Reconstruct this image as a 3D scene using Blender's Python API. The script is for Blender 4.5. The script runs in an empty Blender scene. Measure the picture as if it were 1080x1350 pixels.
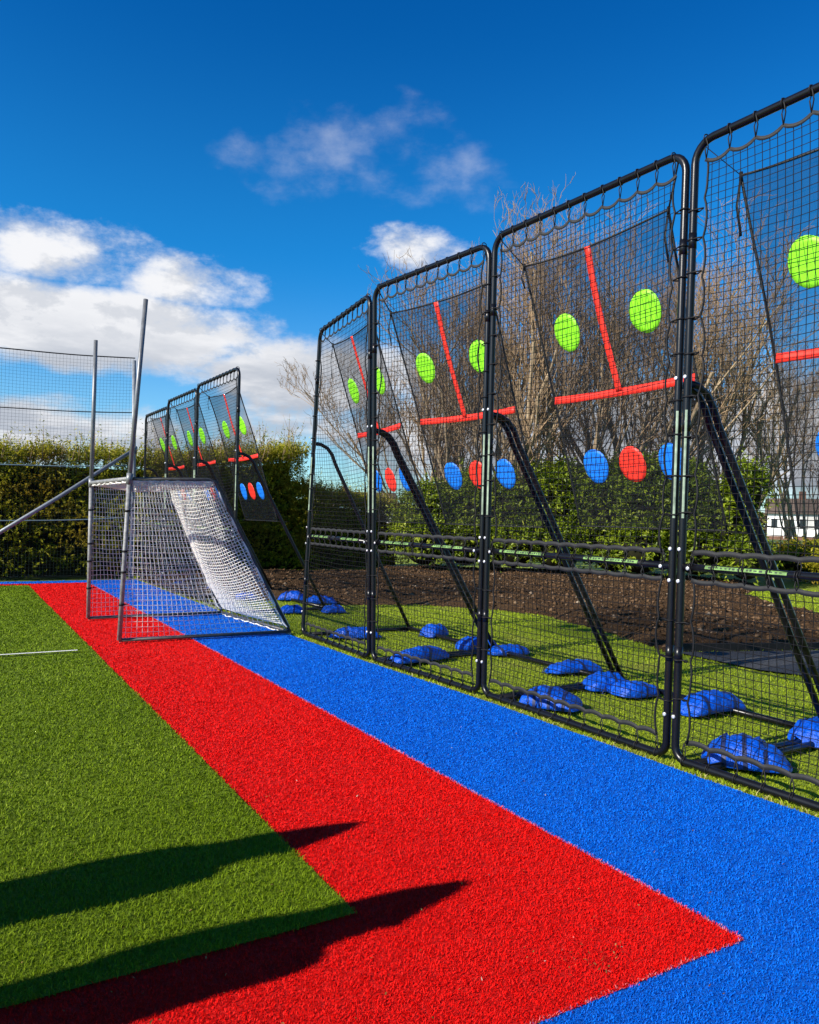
import bpy, math, random
import numpy as np
from mathutils import Matrix, Vector
R = math.radians
RNG = np.random.default_rng(7)
random.seed(7)
scene = bpy.context.scene
COL = scene.collection

# ------------------------------------------------------------------ camera
YAW, PIT, ROL, FPX, HEYE = R(30.907), R(0.4), R(1.5), 1020.78, 1.5
fw = Vector((math.sin(YAW)*math.cos(PIT), math.cos(YAW)*math.cos(PIT), math.sin(PIT)))
r0 = Vector((math.cos(YAW), -math.sin(YAW), 0)); u0 = r0.cross(fw)
rr = r0*math.cos(ROL) + u0*math.sin(ROL); uu = -r0*math.sin(ROL) + u0*math.cos(ROL)
cd = bpy.data.cameras.new("camera"); cam = bpy.data.objects.new("camera", cd); COL.objects.link(cam)
M = Matrix((rr, uu, -fw)).transposed().to_4x4(); M.translation = (0, 0, HEYE)
cam.matrix_world = M
cd.sensor_fit = 'HORIZONTAL'; cd.sensor_width = 36; cd.lens = 36*FPX/1080
cd.clip_start = 0.05; cd.clip_end = 5000
scene.camera = cam

# ------------------------------------------------------------------ node helpers
class NT:
    def __init__(s, tree): s.t = tree; s.n = tree.nodes; s.l = tree.links
    def add(s, typ, **kw):
        n = s.n.new(typ)
        for k, v in kw.items(): setattr(n, k, v)
        return n
    def set(s, sock, v):
        if isinstance(v, bpy.types.NodeSocket): s.l.new(v, sock)
        elif v is not None: sock.default_value = v
    def math(s, op, a, b=None, c=None, clamp=False):
        n = s.add('ShaderNodeMath', operation=op); n.use_clamp = clamp
        s.set(n.inputs[0], a)
        if b is not None: s.set(n.inputs[1], b)
        if c is not None: s.set(n.inputs[2], c)
        return n.outputs[0]
    def mix(s, f, a, b, blend='MIX'):
        n = s.add('ShaderNodeMix', data_type='RGBA', blend_type=blend)
        s.set(n.inputs[0], f)
        s.set(n.inputs[6], a if not isinstance(a, tuple) else (*a[:3], 1)); s.set(n.inputs[7], b if not isinstance(b, tuple) else (*b[:3], 1))
        return n.outputs[2]
    def noise(s, vec, scale, detail=3, rough=.5, dim='3D'):
        n = s.add('ShaderNodeTexNoise'); n.noise_dimensions = dim
        if vec is not None: s.l.new(vec, n.inputs['Vector'])
        n.inputs['Scale'].default_value = scale; n.inputs['Detail'].default_value = detail; n.inputs['Roughness'].default_value = rough
        return n.outputs['Fac']
    def ramp(s, f, stops):
        n = s.add('ShaderNodeValToRGB'); e = n.color_ramp.elements
        while len(e) < len(stops): e.new(.5)
        for k, (p, c) in enumerate(stops): e[k].position = p; e[k].color = (*c[:3], 1)
        s.set(n.inputs[0], f); return n.outputs[0]
    def sstep(s, x, lo, hi):
        n = s.add('ShaderNodeMapRange', interpolation_type='SMOOTHSTEP'); s.set(n.inputs[0], x)
        n.inputs[1].default_value = lo; n.inputs[2].default_value = hi; return n.outputs[0]

def mat(name):
    m = bpy.data.materials.new(name); m.use_nodes = True
    t = NT(m.node_tree); b = t.n['Principled BSDF']
    return m, t, b

def simple(name, col, rough=.5, metal=0, spec=.5, var=.15, scale=14, bump=0, bscale=60, coat=0, bdist=.01):
    m, t, b = mat(name)
    co = t.add('ShaderNodeTexCoord').outputs['Object']
    f = t.noise(co, scale, 4, .6)
    lo = tuple(c*(1-var) for c in col); hi = tuple(min(1, c*(1+var)) for c in col)
    t.l.new(t.ramp(f, [(.3, lo), (.7, hi)]), b.inputs['Base Color'])
    b.inputs['Roughness'].default_value = rough; b.inputs['Metallic'].default_value = metal
    b.inputs['Specular IOR Level'].default_value = spec
    if coat: b.inputs['Coat Weight'].default_value = coat; b.inputs['Coat Roughness'].default_value = .15
    if bump:
        bn = t.add('ShaderNodeBump'); bn.inputs['Strength'].default_value = bump; bn.inputs['Distance'].default_value = bdist
        t.l.new(t.noise(co, bscale, 5, .6), bn.inputs['Height']); t.l.new(bn.outputs[0], b.inputs['Normal'])
    return m

def fibre(name, stops, rough=.5, trans=0.0, spec=.3, patch=None):
    """per-blade colour from the 'rnd' attribute"""
    m, t, b = mat(name)
    at = t.add('ShaderNodeAttribute', attribute_name='rnd').outputs['Fac']
    col = t.ramp(at, stops)
    if patch:
        geo = t.add('ShaderNodeNewGeometry').outputs['Position']
        f = t.sstep(t.noise(geo, patch[0], 4, .6), patch[1], patch[2])
        col = t.mix(f, col, patch[3])
    t.l.new(col, b.inputs['Base Color'])
    b.inputs['Roughness'].default_value = rough; b.inputs['Specular IOR Level'].default_value = spec
    if trans:
        tr = t.add('ShaderNodeBsdfTranslucent'); t.l.new(col, tr.inputs['Color'])
        mx = t.add('ShaderNodeMixShader'); mx.inputs[0].default_value = trans
        t.l.new(b.outputs[0], mx.inputs[1]); t.l.new(tr.outputs[0], mx.inputs[2])
        t.l.new(mx.outputs[0], t.n['Material Output'].inputs['Surface'])
    return m

def sheer(name, col, opacity, rough=.8):
    m, t, b = mat(name)
    b.inputs['Base Color'].default_value = (*col, 1); b.inputs['Roughness'].default_value = rough
    b.inputs['Specular IOR Level'].default_value = .1
    co = t.add('ShaderNodeTexCoord').outputs['Object']
    f = t.math('MULTIPLY_ADD', t.noise(co, 3.0, 3, .6), .16, opacity-.08)
    tr = t.add('ShaderNodeBsdfTransparent'); mx = t.add('ShaderNodeMixShader')
    t.l.new(f, mx.inputs[0]); t.l.new(tr.outputs[0], mx.inputs[1]); t.l.new(b.outputs[0], mx.inputs[2])
    t.l.new(mx.outputs[0], t.n['Material Output'].inputs['Surface'])
    return m

MT = {}
MT['black_tube'] = simple('black_powder_coat', (.004, .004, .005), .30, 0, .35, .3, 9, .05, 200)
MT['webbing'] = simple('black_webbing', (.009, .0095, .010), .7, 0, .5, .25, 40, .2, 300)
MT['cord'] = simple('black_cord', (.006, .006, .007), .6, 0, .25)
MT['strand'] = simple('black_net_twine', (.005, .005, .006), .7, 0, .2)
MT['lime'] = simple('lime_vinyl', (.24, .74, .02), .5, 0, .4, .1, 30, .15, 60)
MT['red'] = simple('red_vinyl', (.80, .035, .02), .5, 0, .4, .1, 30, .15, 60)
MT['bluedisc'] = simple('blue_vinyl', (.006, .17, .72), .5, 0, .4, .1, 30, .15, 60)
MT['sticker'] = simple('pale_green_sticker', (.22, .29, .20), .45, 0, .4, .5, 12)
MT['decal'] = simple('lime_sticker', (.15, .27, .075), .4, 0, .5, .45, 18)
MT['decal_ink'] = simple('sticker_ink', (.02, .03, .02), .5)
MT['bolt'] = simple('zinc_bolt', (.75, .75, .74), .35, .6)
MT['sheet'] = sheer('black_shade_mesh', (.010, .012, .017), .42)
MT['bag'] = simple('blue_nylon', (.0, .066, .46), .42, 0, .35, .2, 9, .8, 11, bdist=.05)
MT['bagstrap'] = simple('navy_strap', (.004, .012, .07), .6)
MT['alu'] = simple('dull_aluminium', (.17, .175, .18), .42, .3, .5, .25, 12)
MT['goalbar'] = simple('worn_grey_paint', (.20, .20, .20), .55, .1, .4, .4, 25)
MT['goalbase'] = simple('dark_base_tube', (.05, .05, .05), .5, .2, .5, .4, 18)
MT['galv'] = simple('galvanised_steel', (.22, .24, .26), .42, .3, .5, .22, 18)
MT['whitetwine'] = simple('white_twine', (.88, .87, .83), .8, 0, .2, .05)
_t = NT(MT['whitetwine'].node_tree); _b = _t.n['Principled BSDF']; _tr = _t.add('ShaderNodeBsdfTranslucent'); _tr.inputs['Color'].default_value = (.85, .84, .80, 1)
_mx = _t.add('ShaderNodeMixShader'); _mx.inputs[0].default_value = .25; _t.l.new(_b.outputs[0], _mx.inputs[1]); _t.l.new(_tr.outputs[0], _mx.inputs[2]); _t.l.new(_mx.outputs[0], _t.n['Material Output'].inputs['Surface'])
MT['greentwine'] = simple('dark_green_twine', (.02, .035, .03), .8, 0, .2)
MT['rope'] = simple('blue_grey_rope', (.16, .24, .27), .8)
MT['edging'] = simple('black_board', (.014, .013, .012), .7, 0, .3, .3, 8)

# ------------------------------------------------------------------ object helpers
def link(name, mesh, parent=None, mats=()):
    o = bpy.data.objects.new(name, mesh); COL.objects.link(o)
    for m in mats: mesh.materials.append(m)
    if parent is not None: o.parent = parent
    return o
def tag(o, label, cat, group=None, kind=None):
    o['label'] = label; o['category'] = cat
    if group: o['group'] = group
    if kind: o['kind'] = kind
    return o
def empty(name, loc=(0, 0, 0), rz=0):
    o = bpy.data.objects.new(name, None); COL.objects.link(o); o.location = loc; o.rotation_euler = (0, 0, rz)
    o.empty_display_size = .2
    return o

def np_mesh(name, V, loops, starts, rnd=None, smooth=False, midx=None):
    me = bpy.data.meshes.new(name); V = np.asarray(V, np.float32)
    loops = np.asarray(loops, np.int32).ravel(); starts = np.asarray(starts, np.int32)
    me.vertices.add(len(V)); me.vertices.foreach_set('co', V.ravel())
    me.loops.add(len(loops)); me.loops.foreach_set('vertex_index', loops)
    me.polygons.add(len(starts)); me.polygons.foreach_set('loop_start', starts)
    if smooth: me.polygons.foreach_set('use_smooth', np.ones(len(starts), bool))
    if midx is not None: me.polygons.foreach_set('material_index', np.asarray(midx, np.int32))
    me.update(calc_edges=True)
    if rnd is not None:
        a = me.attributes.new('rnd', 'FLOAT', 'POINT'); a.data.foreach_set('value', np.asarray(rnd, np.float32))
    me.validate()
    return me

class MB:
    """collects tubes, ribbons, boxes and patches into one mesh"""
    def __init__(s): s.V = []; s.F = []; s.MI = []; s.n = 0; s.mi = 0
    def raw(s, V, F):
        V = np.asarray(V, float)
        s.V.append(V); s.F += [tuple(int(i)+s.n for i in f) for f in F]; s.MI += [s.mi]*len(F); s.n += len(V)
    def tube(s, P, r, n=8, closed=False, cap=True):
        P = np.asarray(P, float); k = len(P)
        rad = np.full(k, r) if np.isscalar(r) else np.asarray(r, float)
        if closed: T = np.roll(P, -1, 0)-np.roll(P, 1, 0)
        else:
            T = np.gradient(P, axis=0)
        T /= np.linalg.norm(T, axis=1)[:, None]+1e-12
        a = np.array([0, 0, 1.]) if abs(T[0][2]) < .9 else np.array([1., 0, 0])
        nrm = np.cross(T[0], a); nrm /= np.linalg.norm(nrm)
        ang = np.arange(n)*2*np.pi/n; V = []
        for i in range(k):
            nrm = nrm-T[i]*(nrm@T[i]); nrm /= np.linalg.norm(nrm)+1e-12
            b = np.cross(T[i], nrm)
            V.append(P[i]+rad[i]*(np.cos(ang)[:, None]*nrm+np.sin(ang)[:, None]*b))
        V = np.concatenate(V); F = []
        for i in range(k if closed else k-1):
            j = (i+1) % k
            for q in range(n): F.append((i*n+q, i*n+(q+1) % n, j*n+(q+1) % n, j*n+q))
        if cap and not closed:
            F.append(tuple(range(n))[::-1]); F.append(tuple((k-1)*n+q for q in range(n)))
        s.raw(V, F)
    def ribbon(s, P, up, w, th):
        """flat strap along P; 'up' is the width direction"""
        P = np.asarray(P, float); k = len(P); T = np.gradient(P, axis=0); T /= np.linalg.norm(T, axis=1)[:, None]+1e-12
        U = np.broadcast_to(np.asarray(up, float), P.shape); U = U-T*np.sum(U*T, 1)[:, None]; U /= np.linalg.norm(U, axis=1)[:, None]+1e-12
        N = np.cross(T, U); V = np.stack([P+U*w/2+N*th/2, P-U*w/2+N*th/2, P-U*w/2-N*th/2, P+U*w/2-N*th/2], 1).reshape(-1, 3)
        F = []
        for i in range(k-1):
            for q in range(4): F.append((i*4+q, i*4+(q+1) % 4, i*4+4+(q+1) % 4, i*4+4+q))
        F.append((3, 2, 1, 0)); F.append(tuple((k-1)*4+q for q in range(4))); s.raw(V, F)
    def box(s, lo, hi):
        x0, y0, z0 = lo; x1, y1, z1 = hi
        V = [(x0, y0, z0), (x1, y0, z0), (x1, y1, z0), (x0, y1, z0), (x0, y0, z1), (x1, y0, z1), (x1, y1, z1), (x0, y1, z1)]
        s.raw(V, [(0, 3, 2, 1), (4, 5, 6, 7), (0, 1, 5, 4), (1, 2, 6, 5), (2, 3, 7, 6), (3, 0, 4, 7)])
    def grid(s, G):
        a, b, _ = G.shape
        s.raw(G.reshape(-1, 3), [(i*b+j, i*b+j+1, (i+1)*b+j+1, (i+1)*b+j) for i in range(a-1) for j in range(b-1)])
    def ball(s, c, r, n=6):
        V = [(0, 0, -r)]; F = []
        for i in range(1, n):
            t = -math.pi/2+math.pi*i/n
            for j in range(2*n): a = math.pi*j/n; V.append((r*math.cos(t)*math.cos(a), r*math.cos(t)*math.sin(a), r*math.sin(t)))
        V.append((0, 0, r)); m = 2*n; L = len(V)-1
        for j in range(m):
            F.append((0, 1+(j+1) % m, 1+j)); F.append((L, L-m+j, L-m+(j+1) % m))
        for i in range(n-2):
            for j in range(m): F.append((1+i*m+j, 1+i*m+(j+1) % m, 1+(i+1)*m+(j+1) % m, 1+(i+1)*m+j))
        s.raw(np.array(V)+np.array(c), F)
    def mesh(s, name, smooth=True):
        me = bpy.data.meshes.new(name)
        me.from_pydata(np.concatenate(s.V).tolist(), [], s.F)
        me.polygons.foreach_set('material_index', np.array(s.MI, np.int32))
        if smooth: me.polygons.foreach_set('use_smooth', np.ones(len(me.polygons), bool))
        me.update(); return me
    def build(s, name, m, parent=None, smooth=True):
        return link(name, s.mesh(name, smooth), parent, m if isinstance(m, (list, tuple)) else (m,))

def strands(name, paths, r, m, parent):
    """many thin triangular-section cords as one net mesh (vectorised, all paths same length)"""
    P = np.asarray(paths, float); n, k, _ = P.shape
    T = np.gradient(P, axis=1); T /= np.linalg.norm(T, axis=2)[..., None]+1e-12
    a = np.where(np.abs(T[..., 2:3]) < .9, np.array([0, 0, 1.]), np.array([1., 0, 0]))
    A = np.cross(T, a); A /= np.linalg.norm(A, axis=2)[..., None]; B = np.cross(T, A)
    ang = np.array([0, 2*np.pi/3, 4*np.pi/3])
    V = P[:, :, None]+r*(np.cos(ang)[:, None]*A[:, :, None]+np.sin(ang)[:, None]*B[:, :, None])
    idx = np.arange(n*k*3).reshape(n, k, 3); nx = np.roll(idx, -1, 2)
    Q = np.stack([idx[:, :-1], nx[:, :-1], nx[:, 1:], idx[:, 1:]], -1).reshape(-1, 4)
    me = np_mesh(name, V.reshape(-1, 3), Q, np.arange(len(Q))*4, smooth=True)
    return link(name, me, parent, (m,))

def vnoise(seed, k=6):
    """smooth sum-of-sines noise of (u,v)"""
    rg = np.random.default_rng(seed); K = rg.normal(0, 1, (k, 2)); ph = rg.uniform(0, 6.28, k); am = rg.uniform(.5, 1, k); am /= am.sum()
    return lambda u, v: sum(am[i]*np.sin(K[i, 0]*u+K[i, 1]*v+ph[i]) for i in range(k))

# ------------------------------------------------------------------ world
SUN_EL, SUN_AZ = 31.0, -91.5          # azimuth measured from +Y towards +X
w = bpy.data.worlds.new("World"); scene.world = w; w.use_nodes = True
t = NT(w.node_tree); bg = t.n['Background']
sky = t.add('ShaderNodeTexSky', sky_type='NISHITA'); sky.sun_disc = False
sky.sun_elevation = R(SUN_EL); sky.sun_rotation = R(SUN_AZ)
sky.air_density = 1.0; sky.dust_density = .15; sky.ozone_density = 3.0
d = t.add('ShaderNodeTexCoord').outputs['Generated']
sp = t.add('ShaderNodeSeparateXYZ'); t.l.new(d, sp.inputs[0])
X, Y, Z = sp.outputs
az = t.math('MULTIPLY', t.math('ARCTAN2', X, Y), 57.29578)
el = t.math('MULTIPLY', t.math('ARCSINE', Z), 57.29578)
tint = t.mix(t.sstep(el, 2.0, 19.0), (.62, .95, 1.12), (.07, .70, 1.14))
tint = t.mix(t.sstep(el, 17.0, 36.0), tint, (.012, .47, .97))
skyc = t.mix(1.0, sky.outputs[0], tint, 'MULTIPLY')
# cloud field on a flat layer overhead
den = t.math('ADD', t.math('MAXIMUM', Z, 0.0), .10)
cx = t.math('DIVIDE', X, den); cy = t.math('DIVIDE', Y, den)
cv = t.add('ShaderNodeCombineXYZ'); t.l.new(cx, cv.inputs[0]); t.l.new(cy, cv.inputs[1])
cv2 = t.add('ShaderNodeCombineXYZ'); t.l.new(az, cv2.inputs[0]); t.l.new(t.math('MULTIPLY', el, 1.7), cv2.inputs[1]); cv2.inputs[2].default_value = 3.3
n1 = t.noise(cv2.outputs[0], .19, 10, .60)
nW = t.noise(cv2.outputs[0], .16, 9, .58)
n2 = t.noise(cv.outputs[0], 1.6, 8, .6)
cv3 = t.add('ShaderNodeCombineXYZ'); t.l.new(t.math('ADD', az, -1.1), cv3.inputs[0]); t.l.new(t.math('MULTIPLY', t.math('ADD', el, 1.0), 1.7), cv3.inputs[1]); cv3.inputs[2].default_value = 3.3
n3 = t.noise(cv3.outputs[0], .19, 10, .60)
def blob(a0, e0, ra, re, amp):
    p = t.math('POWER', t.math('ABSOLUTE', t.math('DIVIDE', t.math('SUBTRACT', az, a0), ra)), 2.0)
    q = t.math('POWER', t.math('ABSOLUTE', t.math('DIVIDE', t.math('SUBTRACT', el, e0), re)), 2.0)
    return t.math('MULTIPLY', t.math('MAXIMUM', t.math('SUBTRACT', 1.0, t.math('ADD', p, q)), 0.0), amp)
def allmax(L):
    o = L[0]
    for x in L[1:]: o = t.math('MAXIMUM', o, x)
    return o
thick = allmax([blob(6.0, 17.0, 8, 3.0, 1.0), blob(14.5, 15.9, 6.5, 2.4, .95), blob(-8, 16, 10, 6, 1), blob(6, 12.2, 20, 3.4, 1.5), blob(24, 10.0, 12, 4.0, 1.35),
                blob(34, 6.0, 26, 4.2, 1.1), blob(4, 5.0, 26, 3.0, 1.1), blob(31, 18.9, 6.0, 2.3, .66), blob(52, 5.5, 30, 6.5, 1.2),
                blob(-60, 14, 40, 9, .8), blob(110, 12, 40, 7, .8), blob(180, 14, 60, 10, .8)])
wisp = allmax([blob(26.5, 25.5, 9, 4.2, 1), blob(21.5, 24, 7, 3, 1), blob(33, 23.5, 7, 3, .85), blob(25.5, 29.5, 4, 1.5, .4)])
a_th = t.sstep(t.math('ADD', thick, t.math('MULTIPLY', t.math('SUBTRACT', n1, .5), 2.3)), .28, 1.05)
a_wi = t.math('MULTIPLY', t.sstep(t.math('ADD', wisp, t.math('MULTIPLY', t.math('SUBTRACT', t.math('MULTIPLY_ADD', n1, .45, t.math('MULTIPLY', nW, .55)), .5), 4.2)), .45, 2.5), .52)
a_th = t.math('MULTIPLY', a_th, t.sstep(thick, 0.0, .16)); a_wi = t.math('MULTIPLY', a_wi, t.sstep(wisp, 0.0, .2))
alpha = t.math('MAXIMUM', a_th, a_wi)
lit = t.sstep(t.math('SUBTRACT', n1, n3), -.10, .07)
low = t.sstep(el, 15.5, 8.5)          # the bank's grey underside lies towards the horizon
shade = t.math('MULTIPLY', t.math('SUBTRACT', 1.0, lit), .55)
shade = t.math('MAXIMUM', shade, t.math('MULTIPLY', low, t.sstep(n2, .30, .62)))
cloud = t.mix(shade, (6.1, 6.15, 6.35), (3.3, 3.6, 4.15))
full = t.mix(alpha, skyc, cloud)
t.l.new(full, bg.inputs['Color']); bg.inputs['Strength'].default_value = .09

sl = bpy.data.lights.new('sun', 'SUN'); sl.energy = 5.0; sl.angle = R(.5); sl.color = (1, .93, .82)
so = bpy.data.objects.new('sun', sl); COL.objects.link(so)
sd = Vector((math.sin(R(SUN_AZ))*math.cos(R(SUN_EL)), math.cos(R(SUN_AZ))*math.cos(R(SUN_EL)), math.sin(R(SUN_EL))))
so.rotation_euler = sd.to_track_quat('Z', 'Y').to_euler(); so.location = (-20, 5, 15)
scene.view_settings.view_transform = 'Standard'; scene.view_settings.look = 'None'
scene.view_settings.exposure = 0.75; scene.view_settings.gamma = 1

# ------------------------------------------------------------------ ground
def sheet(name, poly, z, m, label, cat):
    me = bpy.data.meshes.new(name); me.from_pydata([(x, y, z) for x, y in poly], [], [tuple(range(len(poly)))]); me.update()
    return tag(link(name, me, None, (m,)), label, cat, kind='structure')
def turf_mat(name, lo, hi, sc=220, rough=.7):
    m, t, b = mat(name); geo = t.add('ShaderNodeNewGeometry').outputs['Position']
    f = t.noise(geo, sc, 4, .75); g = t.noise(geo, 1.3, 3, .5)
    f2 = t.math('MULTIPLY_ADD', g, .35, t.math('MULTIPLY', f, .8))
    t.l.new(t.ramp(f2, [(.32, lo), (.75, hi)]), b.inputs['Base Color']); b.inputs['Roughness'].default_value = rough
    b.inputs['Specular IOR Level'].default_value = .2
    bn = t.add('ShaderNodeBump'); bn.inputs['Strength'].default_value = .9; bn.inputs['Distance'].default_value = .012
    t.l.new(f, bn.inputs['Height']); t.l.new(bn.outputs[0], b.inputs['Normal']); return m
m_ground = turf_mat('rough_grass_ground', (.030, .055, .010), (.10, .14, .03), 40)
m_lawn = turf_mat('lawn_soil', (.10, .14, .010), (.26, .33, .03), 60)
RED = [(0, (.52, .002, .001)), (.5, (.66, .004, .002)), (.95, (.76, .008, .005)), (1, (.86, .08, .06))]
BLU = [(0, (.0, .080, .46)), (.5, (.0, .110, .57)), (.95, (.0, .15, .67)), (1, (.03, .28, .82))]
GRN = [(0, (.054, .095, .001)), (.45, (.102, .165, .002)), (.85, (.165, .24, .004)), (1, (.32, .38, .06))]
m_blue = turf_mat('blue_turf_backing', BLU[0][1], BLU[2][1]); m_red = turf_mat('red_turf_backing', RED[0][1], RED[2][1]); m_green = turf_mat('green_turf_backing', GRN[0][1], GRN[2][1])
sheet('ground', [(-2500, -2500), (2500, -2500), (2500, 2500), (-2500, 2500)], -.05, m_ground, 'wide grassy ground running out to the horizon', 'ground')
BX = [(-6, 3.98), (1.5, 3.93), (3, 3.86), (5, 3.85), (7, 3.74), (9, 3.69), (11, 3.60), (17.3, 3.55)]   # outer edge of the blue turf
bxf = lambda y: np.interp(y, [b[0] for b in BX], [b[1] for b in BX])
sheet('blue_turf', [(-25, -6)]+[(x, y) for y, x in BX]+[(-25, 17.3)], .010, m_blue, 'bright blue artificial turf strip beside the practice nets', 'turf')
sheet('red_turf', [(-25, 1.76), (2.5, 1.76), (2.5, 16.75), (-25, 16.75)], .014, m_red, 'bright red artificial turf strip between the green and the blue', 'turf')
sheet('green_turf', [(-25, 2.57), (1.35, 2.57), (1.38, 16.35), (-25, 16.35)], .020, m_green, 'green artificial turf pitch in the left foreground', 'turf')
m_line = turf_mat('white_turf_yarn', (.55, .55, .50), (.8, .8, .76), 90)
sheet('pitch_line', [(-20, 8.53), (1.20, 8.565), (1.20, 8.61), (-20, 8.575)], .046, m_line, 'thin white line marked across the green turf', 'line')

# lawn with slight unevenness
nz = vnoise(3, 8)
def lawn_z(x, y): return .012*nz(x*1.6, y*1.6)
gx = np.linspace(3.5, 30, 80); gy = np.linspace(-6, 32, 110); GX, GY = np.meshgrid(gx, gy, indexing='ij')
lb = MB(); lb.grid(np.stack([GX, GY, lawn_z(GX, GY)-.004-.02*(GX < 3.7)], -1)[:, ::-1])
tag(lb.build('lawn', m_lawn), 'mown green lawn behind the practice nets', 'lawn', kind='structure')

# soil bed
SOIL = [(3.62, 17.7), (3.66, 13.4), (4.6, 12.85), (5.2, 12.6), (5.7, 11.75), (6.4, 11.45), (7.1, 11.2), (7.8, 10.5), (8.15, 9.4), (7.75, 7.6), (7.36, 6.25), (9.2, 5.62), (11.2, 5.2), (12.6, 7.3), (13.6, 8.9), (14.7, 10.6), (16.4, 11.4), (18.0, 12.6), (17.2, 15.2), (15.2, 17.2), (12.6, 19.2), (10.2, 19.2), (9.6, 18.0), (8.5, 18.2), (6.2, 18.3)]
def inpoly(x, y, poly):
    x = np.asarray(x); r = np.zeros(x.shape, bool); n = len(poly)
    for i in range(n):
        x1, y1 = poly[i]; x2, y2 = poly[(i+1) % n]
        c = ((y1 > y) != (y2 > y)) & (x < (x2-x1)*(y-y1)/(y2-y1+1e-12)+x1); r ^= c
    return r
def polydist(x, y, poly):
    dm = np.full(np.shape(x), 1e9); n = len(poly)
    for i in range(n):
        a = np.array(poly[i]); b = np.array(poly[(i+1) % n]); e = b-a
        tt = np.clip(((x-a[0])*e[0]+(y-a[1])*e[1])/(e@e), 0, 1)
        dm = np.minimum(dm, np.hypot(x-a[0]-tt*e[0], y-a[1]-tt*e[1]))
    return dm
n_a, n_b, n_c = vnoise(11, 8), vnoise(12, 10), vnoise(13, 12)
def soil_z(x, y, dd): return np.clip(dd*.22, 0, .11)+(.035*n_a(x*2.2, y*2.2)+.03*n_b(x*6, y*6)+.022*n_c(x*15, y*15))*np.clip(dd*3, 0, 1)
gx = np.linspace(3.5, 18.2, 340); gy = np.linspace(5.0, 19.4, 330); GX, GY = np.meshgrid(gx, gy, indexing='ij')
wob = .12*n_a(GX*3, GY*3)+.07*n_b(GX*9, GY*9)
ins = inpoly(GX, GY, SOIL); dd = np.where(ins, 1, -1)*polydist(GX, GY, SOIL)+wob
Zs = np.where(dd > 0, .012+soil_z(GX, GY, dd)+RNG.normal(0, .008, GX.shape), -.03)
a, b = GX.shape; idx = np.arange(a*b).reshape(a, b)
keep = (dd > -.06); kf = keep[:-1, :-1] & keep[1:, :-1] & keep[:-1, 1:] & keep[1:, 1:]
Q = np.stack([idx[:-1, :-1], idx[1:, :-1], idx[1:, 1:], idx[:-1, 1:]], -1)[kf]
m_soil, t, b_ = mat('dug_soil'); geo = t.add('ShaderNodeNewGeometry').outputs['Position']
f = t.math('ADD', t.math('MULTIPLY', t.noise(geo, 26, 6, .75), .65), t.math('MULTIPLY', t.noise(geo, 1.1, 3, .5), .35))
t.l.new(t.ramp(f, [(.3, (.020, .012, .006)), (.52, (.066, .038, .018)), (.72, (.16, .10, .050))]), b_.inputs['Base Color']); b_.inputs['Roughness'].default_value = .95; b_.inputs['Specular IOR Level'].default_value = .1
bn = t.add('ShaderNodeBump'); bn.inputs['Strength'].default_value = 1; bn.inputs['Distance'].default_value = .04
t.l.new(t.noise(geo, 30, 8, .8), bn.inputs['Height']); t.l.new(bn.outputs[0], b_.inputs['Normal'])
tag(link('soil_bed', np_mesh('soil_bed', np.stack([GX, GY, Zs], -1).reshape(-1, 3), Q, np.arange(len(Q))*4, smooth=True), None, (m_soil,)), 'dug brown soil bed between the lawn and the bushes', 'soil', kind='structure')

# clods and chips lying on the soil
def scatter_rocks(N, poly, s0, s1, seed):
    rg = np.random.default_rng(seed); lo = np.min(poly, 0); hi = np.max(poly, 0)
    x = rg.uniform(lo[0], hi[0], N*3); y = rg.uniform(lo[1], hi[1], N*3); k = inpoly(x, y, poly); x, y = x[k][:N], y[k][:N]
    dd = polydist(x, y, poly); z = .012+soil_z(x, y, dd); n = len(x)
    base = np.array([(1, 0, 0), (-1, 0, 0), (0, 1, 0), (0, -1, 0), (0, 0, 1), (0, 0, -1)], float)
    F = np.array([(0, 2, 4), (2, 1, 4), (1, 3, 4), (3, 0, 4), (2, 0, 5), (1, 2, 5), (3, 1, 5), (0, 3, 5)])
    s = s0*(s1/s0)**(rg.random(n)**2.2)
    V = base[None]*(s[:, None, None]*rg.uniform(.45, 1.3, (n, 6, 1)))*np.stack([np.ones(n), rg.uniform(.4, 1, n), rg.uniform(.35, .8, n)], -1)[:, None]
    an = rg.uniform(0, 6.28, n); c, s_ = np.cos(an)[:, None], np.sin(an)[:, None]
    V = np.stack([V[..., 0]*c-V[..., 1]*s_, V[..., 0]*s_+V[..., 1]*c, V[..., 2]], -1)+np.stack([x, y, z+.006], -1)[:, None]
    L = (F[None]+6*np.arange(n)[:, None, None]).reshape(-1, 3)
    return np_mesh('soil_clods', V.reshape(-1, 3), L, np.arange(len(L))*3, np.repeat(rg.random(n), 6))
m_clod = fibre('clods_and_chips', [(0, (.025, .014, .007)), (.55, (.075, .042, .02)), (.90, (.13, .078, .042)), (.98, (.17, .115, .07)), (1, (.28, .23, .17))], .95, 0, .1)
tag(link('soil_clods', scatter_rocks(26000, SOIL, .009, .07, 5), None, (m_clod,)), 'earth clods, stones and wood chips lying over the soil bed', 'soil clods', kind='stuff')

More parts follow.
